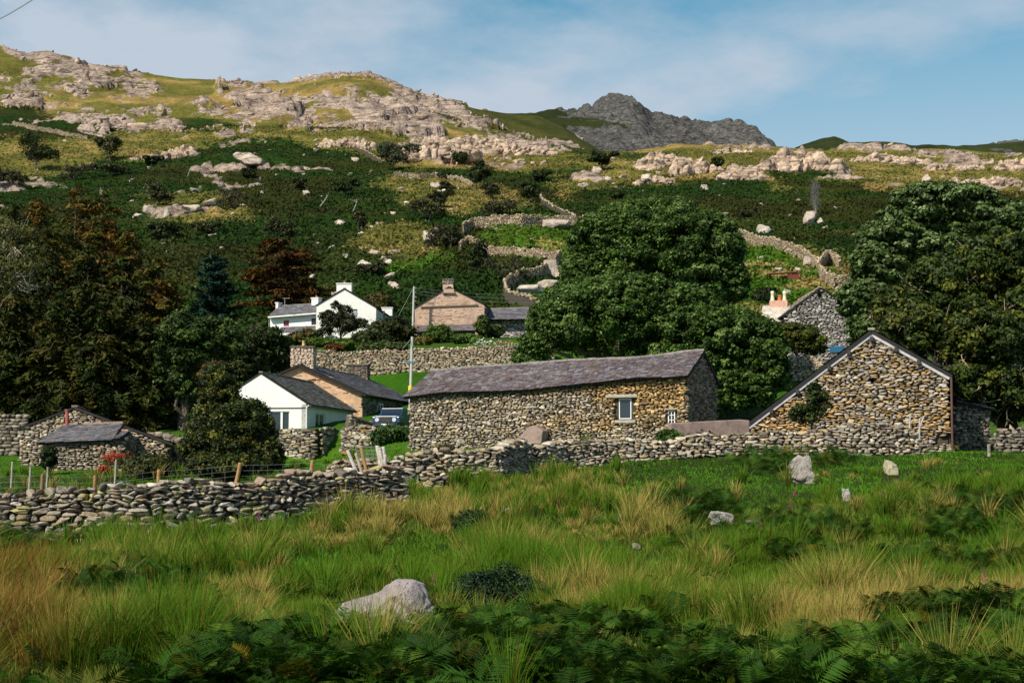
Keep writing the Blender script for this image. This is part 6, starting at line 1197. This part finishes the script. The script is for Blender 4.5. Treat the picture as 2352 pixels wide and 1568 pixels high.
def blades(P, h, lean, wd, c0, c1, rng, curve=.6):
    n = len(P); az = rng.uniform(0, 2 * np.pi, n); side = np.stack([np.cos(az), np.sin(az) * .5, np.zeros(n)], 1); h = h[:, None]; wd = wd[:, None]; upv = np.array([0, 0, 1.0])
    m = P + lean * h * .38 * (1 - curve * .5) + upv * h * .55; t = P + lean * h + upv * h * np.sqrt(np.clip(1 - (lean ** 2).sum(1, keepdims=True) * .8, .15, 1))
    V = np.stack([P - side * wd, P + side * wd, m - side * wd * .8, m + side * wd * .8, t], 1).reshape(-1, 3); b = np.arange(n)[:, None] * 5
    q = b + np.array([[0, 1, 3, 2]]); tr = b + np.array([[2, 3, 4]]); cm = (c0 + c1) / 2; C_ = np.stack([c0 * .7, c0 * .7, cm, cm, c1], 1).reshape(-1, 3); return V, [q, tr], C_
M_BLADE = mat('grass_blades', None, .7, 0, bump=0, trans=.3, spec=.15)
rng = np.random.default_rng(77)
# rush and sedge tussocks
x, d, z, u, v = ground_pts(12000, rng, 10.5, 66, 1.25); uu, vv_ = wob(x, d, u, v)
dens = np.where(in_any(uu, vv_, GREEN), .06, np.where(in_any(uu, vv_, BRACK), .30, 1.0)) * np.where((u < 920) & (d > 39), .35, 1) * np.where((d > 52) & (u > 900), .18, 1)
keep = (rng.random(len(x)) < dens) & off_wall(u, v, x, d) & (fbm(x / 1.6, d / 2.0, 14.0, 3) > -.22) & ~((u < 925) & (d > np.interp(u, [-260, 0, 500, 780, 917], [33, 34, 35, 37, 38]) - 2.2) & (d < 39)); x, d, z, u, v = (q[keep] for q in (x, d, z, u, v))
extra = [(1395, 1165, .95), (1370, 1150, .9), (1420, 1175, .9), (1310, 1120, .8), (1500, 1140, .7), (1560, 1130, .7), (1000, 1150, .8), (960, 1140, .8), (1040, 1145, .8), (925, 1160, .7), (880, 1250, .9), (860, 1230, .8), (1600, 1310, .9), (1650, 1320, .8), (1630, 1290, .8), (610, 1370, .9), (640, 1330, .7), (1350, 1215, .8), (600, 1400, .8), (1430, 1120, .9), (1290, 1140, .8), (90, 1420, 1.0), (60, 1440, .9), (110, 1470, .9), (1290, 1290, .7), (1100, 1280, .7), (1160, 1290, .7), (1240, 1270, .7), (1320, 1370, .6)]
ex = [hit(a, b, 9) for a, b, _ in extra]; x = np.concatenate([x, [e_.x for e_ in ex]]); d = np.concatenate([d, [e_.y for e_ in ex]]); z = np.concatenate([z, [e_.z for e_ in ex]]); H0 = np.concatenate([rng.uniform(.18, .46, len(u)), [e_[2] * .55 for e_ in extra]])
H0[:-len(extra)] *= np.clip(1.05 + .9 * fbm(x / 1.3, d / 1.6, 44.0, 2), .55, 1.8)[:-len(extra)]; gold = sstep(-.15, .75, fbm(x / 1.6, d / 2.2, 4.0, 3) + .40 * rng.normal(size=len(x))) * .95; gold[-len(extra):] = .75
nb = np.clip(2000 / d ** .9, 40, 150).astype(int); idx = np.repeat(np.arange(len(x)), nb); n = len(idx); print('rush blades', n)
r_ = np.abs(rng.normal(0, .085, n)); th = rng.uniform(0, 2 * np.pi, n); ln = np.stack([np.cos(th), np.sin(th), np.zeros(n)], 1) * np.clip(r_ * 2.6 + rng.uniform(0, .25, n), 0, .85)[:, None] + np.array([.06, 0, 0])
P = np.stack([x[idx] + r_ * np.cos(th), d[idx] + r_ * np.sin(th), z[idx] - .03], 1)
straw = np.array([.62, .43, .13]); grn = np.array([.065, .135, .006]); rust = np.array([.26, .10, .02]); olive = np.array([.16, .17, .02])
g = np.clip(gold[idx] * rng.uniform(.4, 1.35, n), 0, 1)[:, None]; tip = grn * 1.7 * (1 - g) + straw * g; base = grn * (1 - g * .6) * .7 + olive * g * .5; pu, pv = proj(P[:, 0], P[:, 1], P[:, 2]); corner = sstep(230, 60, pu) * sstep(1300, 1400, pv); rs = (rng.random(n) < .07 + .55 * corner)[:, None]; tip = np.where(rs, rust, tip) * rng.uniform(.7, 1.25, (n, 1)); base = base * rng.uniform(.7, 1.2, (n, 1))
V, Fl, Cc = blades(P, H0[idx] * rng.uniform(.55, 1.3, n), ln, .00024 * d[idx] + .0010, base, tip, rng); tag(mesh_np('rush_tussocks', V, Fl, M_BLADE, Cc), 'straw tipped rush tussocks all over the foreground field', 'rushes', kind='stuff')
# short grass everywhere between
x, d, z, u, v = ground_pts(340000, rng, 10.5, 98, 1.35); uu, vv_ = wob(x, d, u, v); isg = in_any(uu, vv_, GREEN) | ((u < 920) & (d > 39)) | ((u > 900) & (d > 51)); isb = in_any(uu, vv_, BRACK); keep = off_wall(u, v, x, d) & ~(isb & (rng.random(len(x)) < .3))
x, d, z, isg = (q[keep] for q in (x, d, z, isg)); n = len(x); P = np.stack([x, d, z - .02], 1); hh = np.where(isg, rng.uniform(.05, .12, n), rng.uniform(.08, .24, n)); a_ = rng.uniform(0, 2 * np.pi, n); ln = np.stack([np.cos(a_), np.sin(a_), 0 * a_], 1) * rng.uniform(.1, .7, (n, 1))
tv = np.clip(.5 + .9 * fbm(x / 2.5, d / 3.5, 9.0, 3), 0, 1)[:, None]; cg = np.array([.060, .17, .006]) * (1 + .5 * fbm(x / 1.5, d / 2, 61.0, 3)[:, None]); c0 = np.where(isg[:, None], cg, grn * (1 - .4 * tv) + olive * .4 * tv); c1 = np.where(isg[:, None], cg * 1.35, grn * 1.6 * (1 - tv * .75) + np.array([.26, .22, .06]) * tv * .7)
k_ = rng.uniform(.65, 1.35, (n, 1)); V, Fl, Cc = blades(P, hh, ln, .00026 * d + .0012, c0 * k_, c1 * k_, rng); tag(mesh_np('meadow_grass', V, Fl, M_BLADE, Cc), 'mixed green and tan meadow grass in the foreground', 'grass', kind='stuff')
# bracken
def frond(detail, rng):
    tris = []; npin = 14 if detail else 11
    def rach(t): return np.array([t * .78 - .12 * t * t, 0, .62 * t - .42 * t * t])
    for i in range(npin):
        t = .18 + .80 * i / npin; o = rach(t); f = rach(min(t + .02, 1)) - o; f /= np.linalg.norm(f)
        l = .34 * math.sin(math.pi * min(1, (1 - t) * .80 + .10)) ** .9
        for s in (-1, 1):
            dv = np.array([0, s, 0]) * .90 + f * .38 + np.array([0, 0, -.16]) + rng.normal(0, .06, 3); dv /= np.linalg.norm(dv); wd = np.cross(dv, [0, 0, 1]); wd /= np.linalg.norm(wd)
            tris.append([o, o + dv * l, o + dv * l * .5 + wd * .007])
            if detail:
                md = o + dv * l * .38; tp = o + dv * l + np.array([0, 0, -.02]); w_ = .017
                tris += [[o, md + wd * w_, tp], [o, tp, md - wd * w_]]
                for j in range(3): q = o + dv * l * (.22 + .2 * j); tris += [[q - dv * .01, q + dv * .012, q + wd * s2 * .030 * (1 - j * .2) + dv * .02] for s2 in (-1, 1)]
            else: tris.append([o - f * .016, o + dv * l * 1.0, o + f * .016])
    tris.append([rach(0) + [0, .006, 0], rach(0) - [0, .006, 0], rach(.6)]); tris.append([rach(.5) + [0, .004, 0], rach(.5) - [0, .004, 0], rach(1)])
    return np.array(tris)
FH, FL_ = frond(True, rng), frond(False, rng)
def plant_fronds(x, d, z, T, rng, name, size, pal, mtl):
    n = len(x); k = T.shape[0]; az = rng.uniform(0, 2 * np.pi, n); sc_ = size * rng.uniform(.65, 1.3, n); tl = rng.uniform(-.35, .75, n); rl = rng.normal(0, .4, n)
    X, Y, Zt = T[..., 0], T[..., 1], T[..., 2]; Yr = Y[None] * np.cos(rl)[:, None, None]; Zr = Zt[None] + Y[None] * np.sin(rl)[:, None, None]
    Xt = X[None] * np.cos(tl)[:, None, None] - Zr * np.sin(tl)[:, None, None]; Zz = X[None] * np.sin(tl)[:, None, None] + Zr * np.cos(tl)[:, None, None]; s = sc_[:, None, None]; ca = np.cos(az)[:, None, None]; sa = np.sin(az)[:, None, None]
    V = np.stack([x[:, None, None] + (Xt * ca - Yr * sa) * s, d[:, None, None] + (Xt * sa + Yr * ca) * s, (z + .02)[:, None, None] + Zz * s + rng.uniform(-.04, .24, n)[:, None, None]], -1).reshape(-1, 3)
    pal = np.array(pal); c = pal[rng.integers(0, len(pal), n)] * rng.uniform(.65, 1.35, (n, 1)); c = np.where(rng.random((n, 1)) < .05, c * np.array([2.2, .9, .7]), c); c = np.repeat(c, k * 3, 0); return V, np.arange(n * k * 3).reshape(-1, 3), c
M_FERN = mat('fern', None, .6, 0, bump=0, trans=.25, spec=.12); P_FERN = [(.024, .072, .005), (.034, .09, .007), (.016, .046, .004), (.065, .12, .012)]
x, d, z, u, v = ground_pts(140000, rng, 9.8, 60, 1.5); uu, vv_ = wob(x, d, u, v, 10); keep = in_any(uu, vv_, BRACK) & off_wall(u, v, x, d) & (fbm(x / 1.1, d / 1.4, 33.0, 3) > -.12); stray = (~keep) & (rng.random(len(x)) < .008) & off_wall(u, v, x, d); keep |= stray; x, d, z = x[keep], d[keep], z[keep]
nr = d < 21; print('fronds', nr.sum(), (~nr).sum()); Va = [plant_fronds(x[m], d[m], z[m], T, rng, '', np.where(d[m] > 30, .50, .37), P_FERN, None) for m, T in ((nr, FH), (~nr, FL_))]
V = np.concatenate([a[0] for a in Va]); Fq = np.concatenate([Va[0][1], Va[1][1] + len(Va[0][0])]); Cc = np.concatenate([a[2] for a in Va]); tag(mesh_np('bracken', V, Fq, M_FERN, Cc), 'dark green bracken fronds along the bottom and right of the foreground', 'bracken', kind='stuff')
m_ = G(1135, 18); tree('bramble_bush', 'low domed dark nettle clump right of the largest boulder', m_, [((m_.x, m_.y, m_.z + .1), (.5, .45, .38)), ((m_.x + .32, m_.y, m_.z + .04), (.42, .4, .3)), ((m_.x - .25, m_.y - .2, m_.z + .02), (.38, .4, .3))], 26000, .017, [(.016, .04, .012), (.024, .055, .014), (.012, .03, .01)], .03, cat='nettles', nl=3, seed=301, sub=24, subr=(.2, .35))
m_ = G(1085, 31); tree('bramble_bush', 'small dark leafy clump in the middle of the rushes', m_, [((m_.x, m_.y, m_.z + .15), (.42, .4, .34))], 6000, .022, [(.025, .05, .014), (.035, .07, .018)], .03, cat='nettles', nl=3, seed=302, sub=20)
m_ = hit(1525, 1215, 20); tree('dock_plant', 'rust coloured dead clump in the green ferns right of centre', m_, [((m_.x, m_.y, m_.z + .12), (.22, .2, .2))], 1500, .022, [(.20, .05, .015), (.12, .04, .015)], .02, cat='dock', nl=3, seed=303)
# foxgloves and docks
def spike(name, label, u, v, hpx, col, leafc, cat, top=.45):
    p = hit(u, v + hpx, 9); s = p.y / F; h = hpx * s * 1.1; root = empty(name, p, label, cat); r = random.Random(int(u * 3 + v)); mb = MB(); t = p + Vector((r.gauss(0, .03), 0, h)); mb.tube([p, p.lerp(t, .5), t], [.006, .005, .003], 5, leafc, cap=False)
    for i in range(9):
        q = p.lerp(t, i / 18); a = r.uniform(0, 6.3); e_ = q + Vector((math.cos(a) * .09, math.sin(a) * .09, .04)); sd_ = Vector((-math.sin(a), math.cos(a), 0)) * .02; mb.add([q, q.lerp(e_, .5) + sd_, e_, q.lerp(e_, .5) - sd_], [(0, 1, 2, 3)], leafc)
    mb.build('stem', M_LEAF, root); fb = MB()
    for i in range(16):
        q = p.lerp(t, 1 - top * i / 16); a = r.uniform(0, 6.3); d_ = Vector((math.cos(a), math.sin(a) - .3, -.25)); w_ = .006 + .008 * i / 16; fb.tube([q, q + d_ * w_ * 1.6, q + d_ * w_ * 2.6], [w_ * .4, w_ * .8, w_], 6, tuple(c * r.uniform(.7, 1.2) for c in col))
    fb.build('blossoms' if cat == 'foxglove' else 'seed_head', M_PETAL, root, True)
PINK = (.55, .06, .24)
for lab, u, v, h in (('pink foxglove in the middle right of the wall end', 1029, 1160, 45), ('pink foxglove against the foreground wall', 443, 1200, 55), ('pinkish red foxglove at the foot of the foreground wall', 320, 1226, 40), ('faint purple foxglove by the wall right of the pink one', 590, 1182, 40), ('tall foxglove at the left over the bracken', 124, 1282, 95), ('foxglove lower down at the left edge ferns', 142, 1322, 80), ('purple foxglove left above the grey blue rock', 160, 1380, 80), ('bright pink foxglove just right of the largest boulder', 1004, 1328, 70),
                      ('pink foxglove in front of the tall grey boulder', 1826, 1128, 50), ('drooping foxglove left of the one by the tall boulder', 1811, 1152, 45), ('pink foxglove right of the little white rock', 2026, 1130, 48), ('foxglove at the far right of the field', 2270, 1322, 75), ('lower foxglove at the far right of the field', 2283, 1372, 60)): spike('foxglove', lab, u, v, h, PINK, (.06, .10, .02), 'foxglove', .38)
for lab, u, v, h in (('rusty dock spike left of the tall foxglove', 150, 1300, 120), ('brown dock spike by the bright pink foxglove', 985, 1325, 90), ('brown dock spike standing in the bottom bracken', 1258, 1480, 130), ('second brown dock spike leaning in the bottom bracken', 1312, 1475, 130), ('short rusty dock near the bottom centre', 1125, 1530, 90), ('rusty dock in the tall grass at the right', 2110, 1300, 70)): spike('dock_plant', lab, u, v, h, (.16, .05, .02), (.10, .06, .02), 'dock', .7)
SKX = 1.7
# ---------------------------------------------------------------- camera, sun, sky
cam = bpy.data.cameras.new('camera'); co = bpy.data.objects.new('camera', cam); SC.collection.objects.link(co)
cam.sensor_width = 36; cam.lens = F / 2352 * 36; cam.clip_end = 6000; cam.clip_start = 0.1
co.rotation_euler = (math.pi / 2 + PITCH, 0, 0); SC.camera = co
SUN_AZ = math.radians(222); SUN_EL = math.radians(43)          # compass-style azimuth from +Y towards +X
sd = Vector((math.sin(SUN_AZ) * math.cos(SUN_EL), math.cos(SUN_AZ) * math.cos(SUN_EL), math.sin(SUN_EL)))
sl_ = bpy.data.lights.new('sun', 'SUN'); sl_.energy = 5.0; sl_.angle = math.radians(0.5); sl_.color = (1.0, 0.91, 0.77)
so = bpy.data.objects.new('sun', sl_); SC.collection.objects.link(so); so.rotation_euler = sd.to_track_quat('Z', 'Y').to_euler()
w = bpy.data.worlds.new('World'); SC.world = w; w.use_nodes = True; nt = w.node_tree; nt.nodes.clear()
out = N(nt, 'ShaderNodeOutputWorld'); bg = N(nt, 'ShaderNodeBackground'); sky = N(nt, 'ShaderNodeTexSky', sky_type='NISHITA')
sky.sun_disc = False; sky.sun_elevation = SUN_EL; sky.sun_rotation = SUN_AZ; sky.ozone_density = 2.0; sky.air_density = 1.0; sky.dust_density = 0.6
bg.inputs['Strength'].default_value = 0.080
tc = N(nt, 'ShaderNodeTexCoord').outputs['Generated']
mp = N(nt, 'ShaderNodeMapping'); mp.inputs['Scale'].default_value = (1.0, 1.0, 2.4); mp.inputs['Rotation'].default_value = (0, 0.5, 0); mp.inputs['Location'].default_value = (SKX, 0, 0); L(nt, tc, mp.inputs['Vector'])
sx = N(nt, 'ShaderNodeSeparateXYZ'); L(nt, tc, sx.inputs[0])
cf = ramp(nt, noise(nt, 1.9, 9, 0.58, mp.outputs[0]), [(0.42, 0.0), (0.58, 1.0)])
side = ramp(nt, sx.outputs['X'], [(-0.05, 1.0), (0.30, 0.8)]); lowc = ramp(nt, sx.outputs['Z'], [(0.40, 1.0), (0.60, 0.15)])
hz = ramp(nt, sx.outputs['Z'], [(0.16, 0.85), (0.28, 0.12)])
def mth(op, a, b):
    m = N(nt, 'ShaderNodeMath', operation=op); L(nt, a, m.inputs[0]); L(nt, b, m.inputs[1]); return m.outputs[0]
cf = mth('MULTIPLY', mth('MAXIMUM', mth('MULTIPLY', cf, side), hz), lowc)
c = mulc(nt, sky.outputs[0], (0.50, 1.22, 1.20))
c = mulc(nt, c, ramp(nt, sx.outputs['Z'], [(0.30, 1.0), (0.75, 0.55)]))
c = mulc(nt, c, (5.6, 6.5, 7.6), cf, 'MIX')
L(nt, c, bg.inputs['Color']); L(nt, bg.outputs[0], out.inputs[0])
SC.view_settings.view_transform = 'Standard'; SC.view_settings.look = 'None'; SC.view_settings.gamma = 1.0; SC.view_settings.exposure = 0.2
SC.view_settings.use_curve_mapping = False
SC.cycles.max_bounces = 6; SC.cycles.transparent_max_bounces = 6; SC.cycles.use_denoising = True
